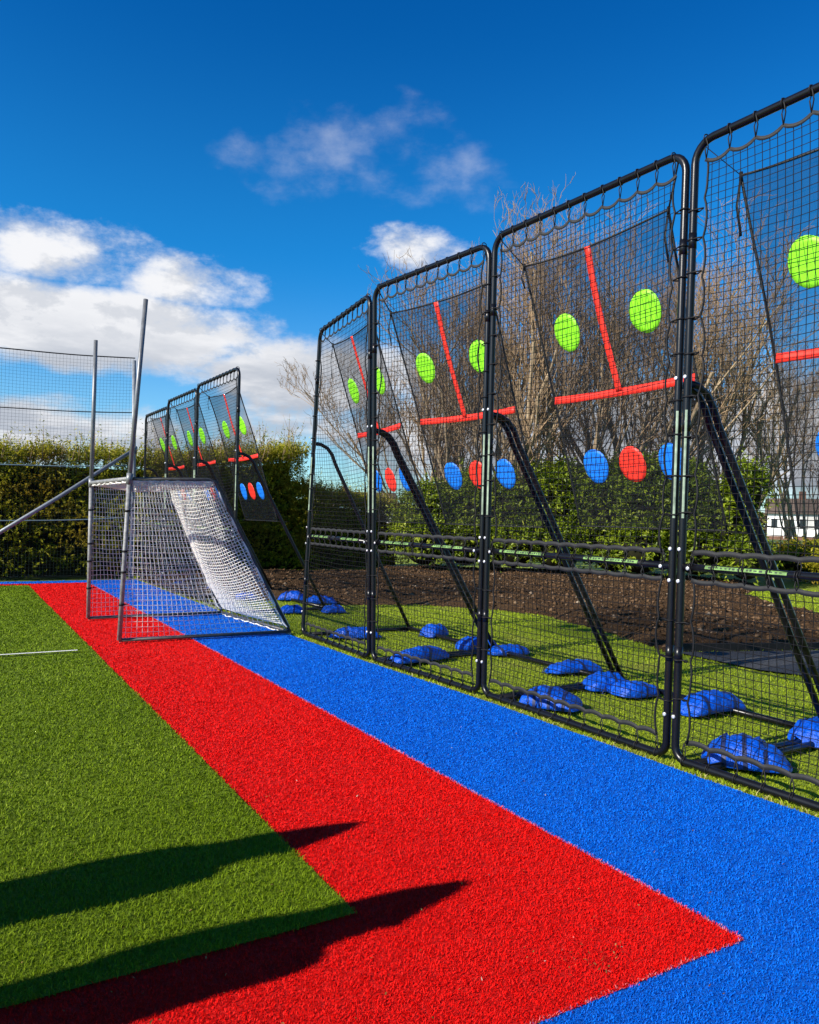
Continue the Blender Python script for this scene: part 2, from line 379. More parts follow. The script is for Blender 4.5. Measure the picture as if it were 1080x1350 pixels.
# asphalt path and its edging board
m_asph = turf_mat('grey_asphalt', (.028, .029, .031), (.075, .077, .08), 120)
sheet('asphalt_path', [(7.33, 6.12), (7.28, 5.0), (7.6, 4.3), (8.2, 3.4), (8.6, 1.5), (30, -3), (30, 1.0), (11.2, 5.05), (9.2, 5.5)], .016, m_asph, 'dark grey asphalt path at the right beyond the nets', 'path')
eb = MB()
for p, q in (((7.36, 6.22), (9.2, 5.58)), ((9.2, 5.58), (11.4, 5.06))):
    p = np.array([*p, .045]); q = np.array([*q, .045]); eb.ribbon([p, (p+q)/2, q], (0, 0, 1), .10, .03)
tag(eb.build('edging_board', MT['edging'], smooth=False), 'low black edging board between the soil bed and the asphalt path', 'edging')

# ------------------------------------------------------------------ turf fibres and grass blades
def blades(name, x, y, z0, L, W, m, rg, lean=1.0, curl=.6, label='', cat='turf', rndbias=None):
    n = len(x); an = rg.uniform(0, 6.283, n); wd = an+rg.uniform(1.2, 1.9, n)
    ln = np.clip(rg.normal(lean, .35, n), .05, 1.6)              # lean angle from upright
    dx, dy = np.cos(an), np.sin(an)
    L = L*rg.uniform(.6, 1.25, n)
    l1 = ln*.7; l2 = ln+curl*rg.uniform(.1, 1, n)
    p0 = np.stack([x, y, z0], -1)
    st1 = np.stack([dx*np.sin(l1), dy*np.sin(l1), np.cos(l1)], -1)*(L*.55)[:, None]
    tw = an+rg.normal(0, .5, n)
    st2 = np.stack([np.cos(tw)*np.sin(l2), np.sin(tw)*np.sin(l2), np.cos(l2)], -1)*(L*.5)[:, None]
    p1 = p0+st1; p2 = p1+st2
    sw = np.stack([np.cos(wd), np.sin(wd), rg.uniform(-.3, .3, n)], -1)*(W*.5)[:, None]
    V = np.stack([p0-sw, p0+sw, p1+sw*.9, p1-sw*.9, p2], 1).reshape(-1, 3)
    i = np.arange(n)[:, None]*5
    loops = np.concatenate([i+np.array([0, 1, 2, 3]), i+np.array([3, 2, 4])], 1)
    starts = (np.arange(n)[:, None]*7+np.array([0, 4])).ravel()
    rnd = rg.random(n)
    if rndbias is not None: rnd = np.clip(rnd*.8+rndbias, 0, 1)
    me = np_mesh(name, V, loops, starts, np.repeat(rnd, 5))
    return tag(link(name, me, None, (m,)), label, cat, kind='stuff')
def wedge(N, r1, r2, a1, a2, rg):
    r = r1*(r2/r1)**rg.random(N); a = R(a1)+(R(a2)-R(a1))*rg.random(N); return r*np.sin(a), r*np.cos(a), r
rg = np.random.default_rng(21)
x, y, r = wedge(1250000, 1.6, 17.8, -24, 78, rg)
wv = vnoise(88, 8); jx = x+rg.normal(0, .005, len(x))+.010*wv(x*.4, y*3.1)+.005*wv(x*2, y*11); jy = y+rg.normal(0, .005, len(x))+.010*wv(x*3.3+4, y*.4)+.005*wv(x*11, y*2)
gx1 = 1.35+.03*(jy-2.57)/13.8
is_g = (jx < gx1) & (jy > 2.57) & (jy < 16.35)
is_r = ~is_g & (jx < 2.5) & (jy > 1.76) & (jy < 16.75)
is_b = ~is_g & ~is_r & (jx < bxf(jy)-.01) & (jy < 17.3)
big = (r/2.3)
FM = {k: fibre(n, s, .6, 0, .08) for k, n, s in (('r', 'red_turf_yarn', RED), ('b', 'blue_turf_yarn', BLU), ('g', 'green_turf_yarn', GRN))}
seamy = lambda xx, yy: .10*np.exp(-((np.mod(yy-8.0, 3.0)-.05)/.03)**2)
tn = vnoise(41, 8)
def bias(xx, yy): return .10+.10*tn(xx*2.2, yy*2.2)
k = is_r; blades('turf_fibres', x[k], y[k], np.full(k.sum(), .012), np.minimum(.0145*big[k]**.3, .019), .0022*big[k]**.95, FM['r'], rg, .85, 1.3, 'short curly red pile of the red turf strip', 'turf pile', bias(x[k], y[k]))
k = is_b; blades('turf_fibres', x[k], y[k], np.full(k.sum(), .008), np.minimum(.0135*big[k]**.3, .018), .0022*big[k]**.95, FM['b'], rg, .85, 1.3, 'short curly blue pile of the blue turf strip', 'turf pile', bias(x[k], y[k]))
k = is_g & ~((y > 8.53) & (y < 8.60) & (x < 1.2)); blades('turf_fibres', x[k], y[k], np.full(k.sum(), .016), np.minimum(.022*big[k]**.1, .026), .0020*big[k]**.95, FM['g'], rg, .75, .9, 'longer green pile of the turf pitch', 'turf pile', bias(x[k], y[k]))
# pale backing threads fraying along the red and blue joint, and wind-blown bits on the turf
n_ = 2600; e_ = rg.random(n_); yy_ = 1.76*(16.7/1.76)**rg.random(n_); xx_ = np.full(n_, 2.5)+.010*wv(2.5*.4, yy_*3.1)+rg.normal(0, .006, n_)
kk = rg.random(n_) < .16; xx_ = np.where(kk, .6+1.9*rg.random(n_), xx_); yy_ = np.where(kk, 1.76+rg.normal(0, .005, n_), yy_)
m_fray = fibre('pale_backing_thread', [(0, (.60, .10, .10)), (1, (.74, .34, .36))], .7, 0, .1)
blades('frayed_threads', xx_, yy_, np.full(n_, .016), np.full(n_, .011), .0014*np.hypot(xx_, yy_)/2.3*.9, m_fray, rg, 1.0, 1.0, 'pale frayed threads along the edge of the red turf', 'turf edge')
n_ = 620; x_, y_, r_ = wedge(n_, 2.0, 14, -5, 60, rg); cl = rg.random(n_) < .07; x_ = np.where(cl, 1.92+rg.normal(0, .10, n_), x_); y_ = np.where(cl, 1.93+rg.normal(0, .05, n_), y_); kk = (x_ < 3.6) & (y_ > 1.2)
m_bits = fibre('dry_bits', [(0, (.04, .025, .006)), (.6, (.13, .08, .02)), (.93, (.24, .16, .06)), (1, (.55, .50, .42))], .8, 0, .1)
blades('leaf_litter', x_[kk], y_[kk], np.full(kk.sum(), .026), rg.uniform(.006, .017, kk.sum()), rg.uniform(.002, .0055, kk.sum()), m_bits, rg, 1.4, .3, 'tiny dry leaf crumbs and specks scattered over the turf', 'litter')
# real grass behind the nets
m_grass = fibre('lawn_grass_blades', [(0, (.14, .20, .006)), (.45, (.28, .37, .012)), (.85, (.40, .48, .03)), (.94, (.50, .44, .14)), (1, (.62, .52, .25))], .6, .3, .12, (.9, .52, .76, (.30, .30, .06)))
x, y, r = wedge(420000, 3.9, 21, 8, 74, rg)
ins = inpoly(x, y, SOIL); sdist = np.where(ins, -1, 1)*polydist(x, y, SOIL)+.1*n_a(x*3, y*3)
PATH = [(7.33, 6.12), (7.28, 5.0), (7.6, 4.3), (8.2, 3.4), (8.6, 1.5), (30, -3), (30, 1.0), (11.2, 5.05), (9.2, 5.5)]
k = (x > bxf(y)+.0) & (sdist > -.02) & ~inpoly(x+.05*n_b(x*7, y*7), y, PATH) & (y < 21) & ((x < 9.5) | (y < 14))
x, y, r = x[k], y[k], r[k]
edge = np.exp(-((x-bxf(y))/.10)**2)
blades('lawn_grass', x, y, lawn_z(x, y)-.01, (.030+.02*edge)*(r/5)**.3, .0046*(r/5)**.9, m_grass, rg, .95, .8, 'green grass growing on the lawn behind the nets', 'grass', .05+.16*edge*rg.random(len(x))*2)

# ------------------------------------------------------------------ rebounder frames
def scallop(p, q, inward, base, dip, n, per=6):
    """border line from p to q with n bays, pulled toward the tube at each tie"""
    p, q, inward = map(lambda v: np.array(v, float), (p, q, inward)); pts = []; ties = []
    for i in range(n):
        for j in range(per):
            f = (i+j/per)/n; pts.append(p+(q-p)*f+inward*(base+dip*(math.sin(math.pi*j/per)**.8)))
        ties.append(p+(q-p)*(i/n)+inward*base)
    pts.append(q+inward*base); ties.append(q+inward*base)
    return np.array(pts), ties

LOOPS = {}
def bungee(net, axis, gap, r, loc):
    """one elastic loop from the border to the tube; every loop is its own object, the shapes are shared"""
    key = (axis, round(gap, 3))
    if key not in LOOPS:
        b = MB(); rr_ = r+.004; sg = 1 if gap > 0 else -1; A_ = np.linspace(0, 6.283, 9)[:-1]
        if axis == 'h':
            b.tube([(rr_*math.cos(a), 0, gap+rr_*math.sin(a)) for a in A_], .0045, 4, closed=True)
            for q in (-1, 1): b.tube([(0, 0, 0), (0, q*.012, gap-sg*(r+.03)), (q*r, q*.016, gap-sg*r*.3)], .0044, 4)
        else:
            b.tube([(rr_*math.cos(a), gap+rr_*math.sin(a), 0) for a in A_], .0055, 4, closed=True)
            b.tube([(0, 0, 0), (-.004, gap-sg*(r+.02), .004), (-r, gap-sg*r*.2, 0)], .0055, 4); b.tube([(0, 0, 0), (.006, gap-sg*(r+.02), -.008), (r, gap-sg*r*.2, 0)], .005, 4)
        m_ = b.mesh('bungee_loop'); m_.materials.append(MT['cord']); LOOPS[key] = m_
    o = link('bungee_loop', LOOPS[key], net); o.location = loc

def rebounder(loc, rz, w, H, cy, foot_dy, label, seed, group, sheet_hw=.72, lean=(0, 0)):
    rg = np.random.default_rng(seed)
    root = tag(empty('rebounder_net', loc, rz), label, 'rebounder', group)
    hw = w/2; r = .025; zb, zt, zm = .035, H, 1.235; cr = .13
    # front frame: one bent tube
    P = []
    for sg, czz, a0, c_ in ((1, zb, -90, .085), (1, zt, 0, cr), (-1, zt, 90, cr), (-1, zb, 180, .085)):
        for k in range(7):
            a = R(a0+90*k/6); P.append((0, sg*(hw-c_)+c_*math.cos(a), czz+(c_ if czz == zb else -c_)+c_*math.sin(a)))
    b = MB(); b.tube(P, r, 12, closed=True)
    for s in (-1, 1):                      # joint sleeves on the posts
        for zz in (zm+.9, zm-.55, H-.62): b.tube([(0, s*hw, zz-.05), (0, s*hw, zz+.05)], r+.0012, 12)
    b.build('frame', MT['black_tube'], root)
    b = MB(); b.tube([(0, -hw+r*.8, zm), (0, 0, zm+.004), (0, hw-r*.8, zm)], r*.92, 12); bar = b.build('cross_bar', MT['black_tube'], root)
    for y0, y1 in ((.12*w, .40*w), (-.36*w, -.10*w)):
        b = MB(); G = []
        for yy in np.linspace(y0, y1, 6): G.append([(-(r*.92+.0015)*math.cos(a), yy, zm+(r*.92+.0015)*math.sin(a)) for a in np.linspace(.0, .95, 6)])
        b.grid(np.array(G)[:, ::-1]); b.mi = 1
        nl = rg.integers(9, 13); yy = y0+.03
        while yy < y1-.03:                 # dark illegible lettering blocks
            ww = rg.uniform(.008, .02); a1, a2 = rg.uniform(.15, .35), rg.uniform(.55, .75)
            b.grid(np.array([[(-(r*.92+.003)*math.cos(a), q, zm+(r*.92+.003)*math.sin(a)) for a in (a2, (a1+a2)/2, a1)] for q in (yy, yy+ww)]))
            yy += ww+rg.uniform(.006, .018)
        b.build('sticker', [MT['decal'], MT['decal_ink']], bar)
    for s in (-1, 1):
        b = MB(); G = []
        z0, z1 = 1.54, 2.22
        for zz in np.linspace(z0, z1, 6): G.append([(-(r+.0015)*math.cos(a), s*hw+(r+.0015)*math.sin(a), zz) for a in np.linspace(-.85, -.30, 5)])
        b.grid(np.array(G)[:, ::-1] if False else np.array(G)); b.build('post_sticker', MT['sticker'], root)
    for s in (-1, 1):
        for (xx, yy, zz) in ((-r, s*hw, zm+.11), (-r-.002, s*(hw-.07), zm-.005), (-r, s*hw, zm-.09), (-r, s*hw, 2.43), (-r, s*hw, .30)):
            b = MB(); b.tube([(xx+.004, yy, zz), (xx-.008, yy, zz), (xx-.0085, yy, zz)], [.012, .012, .007], 8); b.build('bolt', MT['bolt'], root)
    # nets with scalloped border and bungee lacing
    for (z0, z1, lo_tie, hi_tie, up) in ((zm+r+.062, zt-.125, zm, zt, True), (zb+.115, zm-r-.055, zb, zm, False)):
        y0, y1 = -hw+.075, hw-.075
        nb_h = max(6, int(round((y1-y0)/.165))); nb_v = max(4, int(round((z1-z0)/.235)))
        top, tt = scallop((0, y0, z1), (0, y1, z1), (0, 0, -1), 0, .030 if up else .010, nb_h)
        bot, bt = scallop((0, y0, z0), (0, y1, z0), (0, 0, 1), 0, .010 if up else .016, nb_h)
        lef, lt = scallop((0, y1, z0), (0, y1, z1), (0, -1, 0), 0, .020, nb_v)
        rig, rt = scallop((0, y0, z0), (0, y0, z1), (0, 1, 0), 0, .020, nb_v)
        nf = vnoise(seed*3+up, 6)
        def warp(Pp):
            Pp = np.array(Pp, float); u = np.clip((Pp[..., 1]-y0)/(y1-y0), 0, 1); v = np.clip((Pp[..., 2]-z0)/(z1-z0), 0, 1)
            e = np.sin(np.pi*u)*np.sin(np.pi*v)
            Pp[..., 0] += (.04+.05*nf(u*3, v*3))*np.sqrt(np.abs(e))+.010*nf(u*14, v*14)*e**.3
            Pp[..., 2] += -.03*np.sin(np.pi*u)*(np.sin(np.pi*v)**.5)*(1 if up else .6)+.012*nf(u*9+5, v*9)*e**.3
            Pp[..., 1] += .012*nf(u*9, v*9+7)*e**.3
            return Pp
        cell = .047; ny = int((y1-y0)/cell); nzz = int((z1-z0)/cell); K = 26
        ys = np.linspace(y0, y1, ny+1)[1:-1]; zs = np.linspace(z0, z1, nzz+1)[1:-1]
        ztop = np.interp(ys, top[:, 1], top[:, 2]); zbot = np.interp(ys, bot[:, 1], bot[:, 2])
        paths = [np.stack([np.zeros(K), np.full(K, yy), np.linspace(a, c, K)], -1) for yy, a, c in zip(ys, zbot, ztop)]
        yl = np.interp(zs, lef[:, 2], lef[:, 1]); yr = np.interp(zs, rig[:, 2], rig[:, 1])
        paths += [np.stack([np.zeros(K), np.linspace(c, a, K), np.full(K, zz)], -1) for zz, a, c in zip(zs, yl, yr)]
        net = strands('net', warp(np.array(paths)), .0025, MT['strand'], root)
        b = MB()
        b.ribbon(top, (0, 0, 1), .024 if up else .030, .003); b.ribbon(bot, (0, 0, 1), .032, .003)
        wl = np.sin(lef[:, 2]*4.1+seed)*.010+np.sin(lef[:, 2]*9.7+seed*2)*.006; lef2 = lef+np.stack([wl*.8, 0*wl-np.abs(wl), 0*wl], -1); rig2 = rig+np.stack([-wl*.8, np.abs(wl[::-1]), 0*wl], -1)
        b.mi = 1; b.tube(lef2, .0072, 5); b.tube(rig2, .0072, 5)
        b.build('border', [MT['webbing'], MT['cord']], net)
        for T_, zz in ((tt, hi_tie), (bt, lo_tie)):
            for p in T_: bungee(net, 'h', zz-p[2], r, (0, p[1]+rg.normal(0, .008), p[2]))
        for T_, yy in ((lt, hw), (rt, -hw)):
            for p in T_[1:-1]: bungee(net, 'v', yy-p[1], r, (0, p[1], p[2]+rg.normal(0, .02)))
    # target sheet sloping back onto the legs
    hs = 1.0 if H > 3.75 else .962; dz = {3: .025, 4: .065}.get(seed, 0); zT, zB = 3.56*hs+dz, 1.44*hs+dz
    sn = vnoise(seed+50, 6)
    def S(u, v, off=0.0):                  # u across (-1..1), v down (0..1)
        u = np.asarray(u, float); v = np.asarray(v, float)
        z = zT-(zT-zB)*v-.035*(1-u**2)*(1-v)+.012*sn(u*3, v*2)*(1-v)
        x = .06+(zT-z)*.34+.025*sn(u*2+9, v*4)-off
        y = cy+u*(sheet_hw-.02*np.sin(math.pi*v))+.012*sn(u*2, v*5+3)+.03*v*0
        return np.stack([x, y, z], -1)
    U, V_ = np.meshgrid(np.linspace(-1, 1, 15), np.linspace(0, 1, 25), indexing='ij')
    b = MB(); b.grid(S(U, V_)); sh = b.build('target_sheet', MT['sheet'], root)
    b = MB(); ll = np.linspace(0, 1, 25)
    for pts, ww in ((S(2*ll-1, ll*0), .016), (S(2*ll-1, ll*0+1), .012), (S(ll*0-1, ll), .018), (S(ll*0+1, ll), .018)): b.tube(pts, ww/2, 5)
    b.build('hem', MT['webbing'], sh)
    hh = zT-zB
    def disc(uy, z, rad, m):
        b = MB(); v = (zT-z)/hh; n = 28; nr = 4; ph = rg.uniform(0, 6.28); Vv = []
        for off in (.006, .003):
            for k in range(nr+1):
                for j in range(n):
                    a = 2*math.pi*j/n; q = rad*k/nr*(1+.02*math.sin(3*a+ph))
                    Vv.append(S((uy+q*math.cos(a)-0)/sheet_hw, v+q*1.06*math.sin(a)/hh, off))
        F = []
        for o_ in (0, (nr+1)*n):
            for k in range(nr):
                for j in range(n): F.append((o_+k*n+j, o_+k*n+(j+1) % n, o_+(k+1)*n+(j+1) % n, o_+(k+1)*n+j))
        k = nr
        for j in range(n): F.append((k*n+j, k*n+(j+1) % n, (nr+1)*n+k*n+(j+1) % n, (nr+1)*n+k*n+j))
        b.raw(np.array(Vv), F); b.build('target_disc', m, sh)
    s_ = hs
    for uy in (-.40, .40): disc(uy, 3.0*s_+dz, .138, MT['lime'])
    for uy, m in ((-.38, MT['bluedisc']), (.01, MT['red']), (.40, MT['bluedisc'])): disc(uy, 1.94*s_+dz, .132, m)
    v0 = (zT-2.49*s_-dz)/hh
    for pts, up in ((S(0*ll+rg.normal(0, .01)+.02*np.sin(ll*4), ll*v0, .007), (0, 1, 0)), (S((2*ll-1)*(.985), ll*0+v0, .008), (0, 0, 1))):
        b = MB(); b.ribbon(pts, up, .06 if up[2] == 0 else .062, .003); b.build('tape_stripe', MT['red'], sh)
    for s in (-1, 1):
        c = S(np.array(s*1.), np.array(0.)); b = MB()
        b.ribbon([c, (c+np.array([.0, s*(hw-.06), zt-.03]))/2+np.array([0, -c[1]/2+0, 0])*0+np.array([.03, 0, 0]) if False else (c*.5+np.array([.0, s*(hw-.06), zt-.03])*.5), (0, s*(hw-.06), zt-.03)], (1, 0, 0), .014, .003)
        b.tube([c+np.array([0, 0, .02]), c-np.array([0, 0, .03])], .012, 6)
        ln = rg.uniform(.18, .42); b.ribbon([c, c+np.array([-.01, .015, -ln*.5]), c+np.array([0.004, -.01, -ln])], (0, 1, 0), .016, .003)
        b.build('strap', MT['cord'], sh)
        c2 = S(np.array(s*1.), np.array(1.)); leg = np.array([.06+(zT-zB)*.34+.1, s*(hw), zB]); b = MB(); b.tube([c2, (c2+leg)/2-np.array([0, 0, .01]), leg], .004, 5); b.build('strap', MT['cord'], sh)
    # legs, base rails, rear rail
    for s in (-1, 1):
        yy = s*hw; b = MB()
        L = [(.02, yy, 2.39), (.10, yy, 2.385), (.19, yy, 2.345), (.26, yy, 2.265), (.31, yy+foot_dy*.04, 2.15)]
        e = np.array([1.45, yy+foot_dy, .05]); s0 = np.array(L[-1]); L += [tuple(s0+(e-s0)*f) for f in (.33, .66, 1)]
        b.tube(L, .023, 10); b.build('support_leg', MT['black_tube'], root)
        b = MB(); b.tube([(.0, yy+foot_dy*.95, .03), (.75, yy+foot_dy, .032), (1.52, yy+foot_dy, .03)], .024, 10); b.build('base_rail', MT['black_tube'], root)
        b = MB(); b.box((1.36, yy+foot_dy-.04, .002), (1.56, yy+foot_dy+.04, .012)); b.build('foot_plate', MT['black_tube'], root)
    b = MB(); b.tube([(1.44, -hw+foot_dy+.01, .045), (1.44, 0, .04), (1.44, hw+foot_dy-.01, .045)], .024, 10)
    b.tube([(1.44, hw*.45, .041), (1.44, hw*.47, .041)], .027, 10); b.build('rear_rail', MT['black_tube'], root)
    kf, kn = lean; shared = set(LOOPS.values())          # each real frame stands slightly out of plumb
    for c in root.children_recursive:
        k = lambda y: (kf+kn)/2+(kf-kn)/2*y/hw
        if c.data in shared: c.location.x += c.location.z*k(c.location.y)
        else:
            n = len(c.data.vertices); co = np.empty(n*3, np.float32); c.data.vertices.foreach_get('co', co); co = co.reshape(-1, 3); co[:, 0] += co[:, 2]*k(co[:, 1]); c.data.vertices.foreach_set('co', co.ravel()); c.data.update()
    return root

def place(pn, pf, H, cyw, fdy, label, seed, group, shw=.72, lean=(0, 0)):
    """pn, pf: ground points of the near and far post"""
    pn, pf = np.array(pn), np.array(pf); c = (pn+pf)/2; d_ = pf-pn; w = float(np.hypot(*d_)); rz = math.atan2(d_[1], d_[0])-math.pi/2
    return rebounder((c[0], c[1], 0), rz, w, H, cyw-c[1], fdy, label, seed, group, sheet_hw=shw, lean=lean)
G1 = 'tall black rebounder nets along the blue turf'
place((3.82, 7.12), (3.84, 8.92), 3.80, 7.86, -.13, 'tall black rebounder net whose free post stands beside the white goal', 1, G1, .66, (.033, -.026))
place((3.92, 5.33), (3.83, 7.05), 3.85, 6.12, -.23, 'tall black rebounder net second from the goal, a slim long sandbag behind its base', 2, G1, .72, (-.026, 0))
place((3.95, 3.36), (3.93, 5.27), 3.89, 4.26, -.20, 'tall black rebounder net in front of the laurel bush, all five discs showing', 3, G1, .72, (0, .016))
place((4.00, 1.42), (3.95, 3.29), 3.91, 2.28, -.23, 'tall black rebounder net closest of all, cut off by the photo edge', 4, G1, .72, (.016, .016))
place((3.72, 11.25), (3.68, 13.33), 3.67, 12.15, -.1, 'rebounder net just behind the goal, its three lower discs in clear view', 5, G1, .72, (-.004, -.004))
place((3.68, 13.39), (3.65, 15.25), 3.62, 14.2, -.1, 'middle rebounder net of the far row, lower half hidden by the goal', 6, G1, .72, (-.004, -.004))
place((3.65, 15.31), (3.62, 17.05), 3.51, 16.1, -.1, 'rebounder net at the far end of the far row, beside the steel pole', 7, G1, .62, (-.004, -.004))

# ------------------------------------------------------------------ sandbags
def sandbag(x, y, ang, L, W, Hh, seed, label, z=0.0, nst=2, arch=0.0, twist=0):
    rg = np.random.default_rng(seed); f = vnoise(seed+300, 8); f2 = vnoise(seed+400, 8)
    ph = rg.uniform(0, 6.28, 4)
    def surf(u, a, off=0.0):               # u -1..1 along, a around
        u = np.asarray(u, float); a = np.asarray(a, float); au = np.abs(u)
        cyl, szl = np.cos(a), np.sin(a)
        ends = au**3
        wy = W/2*(1-.10*u**2+.05*np.sin(u*2.5+ph[0]))*np.clip(1-au**14, 0, 1)**.5*(1+.05*f(u*3, 1.0))
        hz = Hh*np.clip(1-au**2.8, 0, 1)**.62*(1+.12*f(u*3.2, a*.9))
        crease = -(1-np.abs(f2(u*7.0, a*2.6))*2.2).clip(0, 1)**3*.085-np.abs(f(u*4, a*1.7))*.05-np.abs(np.sin(a*4.5+ph[1]+u*2))*.05*ends-.035*np.abs(np.sin(u*8+a*1.3+ph[2]))
        yy = wy*np.sign(cyl)*np.abs(cyl)**.75*(1+.05*f2(u*4, a*2)*ends)
        zz = np.where(szl > 0, hz*np.abs(szl)**.8*(1+2.2*crease), -.006*np.abs(szl))+.014+.012*ends*f(u*2, a+3)
        xx = L/2*u*(1+.05*np.cos(a*2+ph[3])*au**4-.06*(1-np.abs(cyl)**2)*au**6)
        nx = np.stack([xx*0, cyl, szl], -1)
        return np.stack([xx, yy+.05*twist*u**2, np.maximum(zz+arch*(1-u**2), .004)], -1)+nx*off
    b = MB(); us = np.sin(np.linspace(-np.pi/2, np.pi/2, 46)); as_ = np.linspace(0, 2*np.pi, 41)
    U, A = np.meshgrid(us, as_, indexing='ij'); b.grid(surf(U, A)[:, ::-1])
    o = b.build('sandbag', MT['bag']); o.location = (x, y, z); o.rotation_euler = (0, 0, R(ang))
    for uc in np.linspace(-.45, .5, nst) if nst > 1 else [.1]:
        b = MB(); uu_ = uc+np.array([-.05, -.046, .046, .05]); U, A = np.meshgrid(uu_, as_, indexing='ij'); U = U+.10*np.cos(A+seed)
        G = surf(U, A, .004); b.grid(G[:, ::-1]); b.build('strap', MT['bagstrap'], o)
    b = MB(); e0 = surf(np.array(-.97), np.array(1.2)); b.ribbon([e0, e0+np.array([-.04, .01, .025]), e0+np.array([-.08, 0, -.02]), e0+np.array([-.05, -.03, -.03])], (0, 1, 0), .02, .003); b.build('handle', MT['bagstrap'], o)
    return tag(o, label, 'sandbag', 'blue sandbags weighing down the rebounder frames')
SB = [
 (4.33, 8.44, -22, .62, .22, .13, 'blue sandbag lying alone just behind the net beside the goal', 2, 0, 0),
 (5.33, 8.21, 15, .36, .26, .15, 'small plump blue sandbag alone on the rear rail, a black bar end at its side', 1, 0, 0),
 (4.27, 6.80, 8, .74, .22, .14, 'slim long blue sandbag lying diagonally behind the second net from the goal', 0, .01, 1),
 (5.24, 7.18, -25, .50, .28, .16, 'blue sandbag draped over a leg foot, left one of the pair behind the doubled posts', 1, 0, 0),
 (5.38, 6.76, -8, .50, .24, .11, 'crumpled blue sandbag with a dark handle tail, behind the doubled posts', 2, 0, 1),
 (5.36, 5.72, -6, .60, .26, .11, 'flat blue sandbag draped across the rear rail, alone on the grass', 1, .01, 0),
 (4.20, 4.74, -58, .50, .32, .15, 'blue sandbag with three dark bands lying just inside a bottom rail', 3, 0, 0),
 (5.10, 5.02, -20, .44, .28, .15, 'blue sandbag right behind the foot of a slanting leg, partly hidden by it', 1, 0, 0),
 (5.16, 4.72, -12, .44, .26, .13, 'blue sandbag with a pointed lower corner in front of a slanting leg', 1, 0, 1),
 (5.27, 4.05, -4, .62, .28, .15, 'large arched blue sandbag on the rear rail of the closest net', 2, .02, 0),
 (4.33, 3.06, -52, .50, .33, .17, 'fattest blue sandbag, dark banded, inside the bottom rail of the closest net', 3, 0, 0),
 (5.27, 3.16, 4, .44, .28, .16, 'blue sandbag under the slanting leg at the right edge of the photo', 1, 0, 0),
 (5.42, 11.90, -10, .56, .26, .14, 'blue sandbag on the soil under a thin leg, just past the goal', 1, 0, 0),
 (5.13, 10.75, -12, .36, .26, .13, 'short blue sandbag at the corner of the lawn in front of the soil', 1, 0, 0),
 (5.19, 12.55, -30, .50, .28, .16, 'blue sandbag on the soil directly right of the sloping goal bar', 2, 0, 0),
 (4.52, 10.92, -14, .40, .26, .12, 'low blue sandbag on the grass at the back corner of the goal', 1, 0, 0),
 (4.12, 15.54, 24, .60, .28, .11, 'farthest blue sandbag, on dark soil seen through the side of the goal', 2, 0, 0),
 (4.22, 13.92, -60, .44, .28, .14, 'blue sandbag beside the blue turf edge, seen through the side of the goal', 1, 0, 0),
 (5.43, 15.7, -10, .40, .28, .12, 'uppermost blue sandbag seen through the sloping back of the goal', 1, 0, 0),
 (5.0, 14.35, 20, .42, .28, .13, 'second highest blue sandbag seen through the sloping back of the goal', 1, 0, 0),
 (4.98, 13.45, 30, .56, .28, .13, 'long blue sandbag half hidden by the sloping bar of the goal', 2, 0, 0),
 (4.45, 12.86, -15, .42, .28, .13, 'blue sandbag low behind the middle of the goal back net', 1, 0, 0),
]
for i, (x, y, an, L, W, Hh, lab, ns, ar, tw) in enumerate(SB): sandbag(x, y, an, L, W, Hh, 60+i, lab, 0.012, ns, ar, tw)

# ------------------------------------------------------------------ small goal with tall uprights
goal = tag(empty('goal', (1.68, 10.0, .02)), 'white netted training goal with tall grey uprights standing on red and blue turf', 'goal')
gP = lambda x, y, z: np.array([x-1.68, y-10.0, z])
NB, FB = gP(1.69, 9.03, .03), gP(1.66, 11.02, .03); NT_, FT = gP(1.75, 9.03, 1.83), gP(1.655, 11.06, 1.83)
NTT, FTT = gP(1.87, 9.03, 3.86), gP(1.66, 11.06, 3.74)
NR, FR = gP(2.70, 9.02, 1.865), gP(2.66, 11.05, 1.84); NBB, FBB = gP(3.69, 8.97, .03), gP(3.48, 11.05, .03)
for a_, m_, c_ in ((NB, NT_, NTT), (FB, FT, FTT)):
    b = MB(); b.tube([a_, m_], .026, 10); b.build('upright', MT['goalbar'], goal)
    b = MB(); b.tube([m_-(c_-m_)*.02, c_], .026, 10); b.tube([m_-(c_-m_)*.03, m_+(c_-m_)*.03], .036, 10); b.build('upper_post', MT['alu'], goal)
b = MB(); b.tube([NT_, FT], .026, 10); b.build('crossbar', MT['goalbar'], goal)
for p, q, q2 in ((NT_, NR, NBB), (FT, FR, FBB)):
    b = MB(); b.tube([p, p+(q-p)*.93, q+np.array([.02, 0, -.03]), q+(q2-q)*.06, q2], .02, 10); b.build('side_bar', MT['goalbase'], goal)
for p, q in ((NB, NBB), (FB, FBB), (NBB, FBB)):
    b = MB(); b.tube([p, (p+q)/2, q], .02, 10); b.build('base_bar', MT['goalbase'], goal)
for p in (NT_, FT):
    b = MB(); b.tube([p+np.array([.02, 0, -.34]), p+np.array([.06, 0, -.24]), p+np.array([.02, 0, -.05])], .010, 6); b.build('corner_brace', MT['alu'], goal)
for (a_, c_) in ((NB, NT_), (FB, FT)):
    for f in (.22, .42, .55, .8): b = MB(); q = a_+(c_-a_)*f; b.tube([q-np.array([0, 0, .012]), q+np.array([0, 0, .012])], .031, 8); b.tube([q, q+np.array([.07, .01, .005])], .007, 5); b.build('net_clip', MT['cord'], goal)
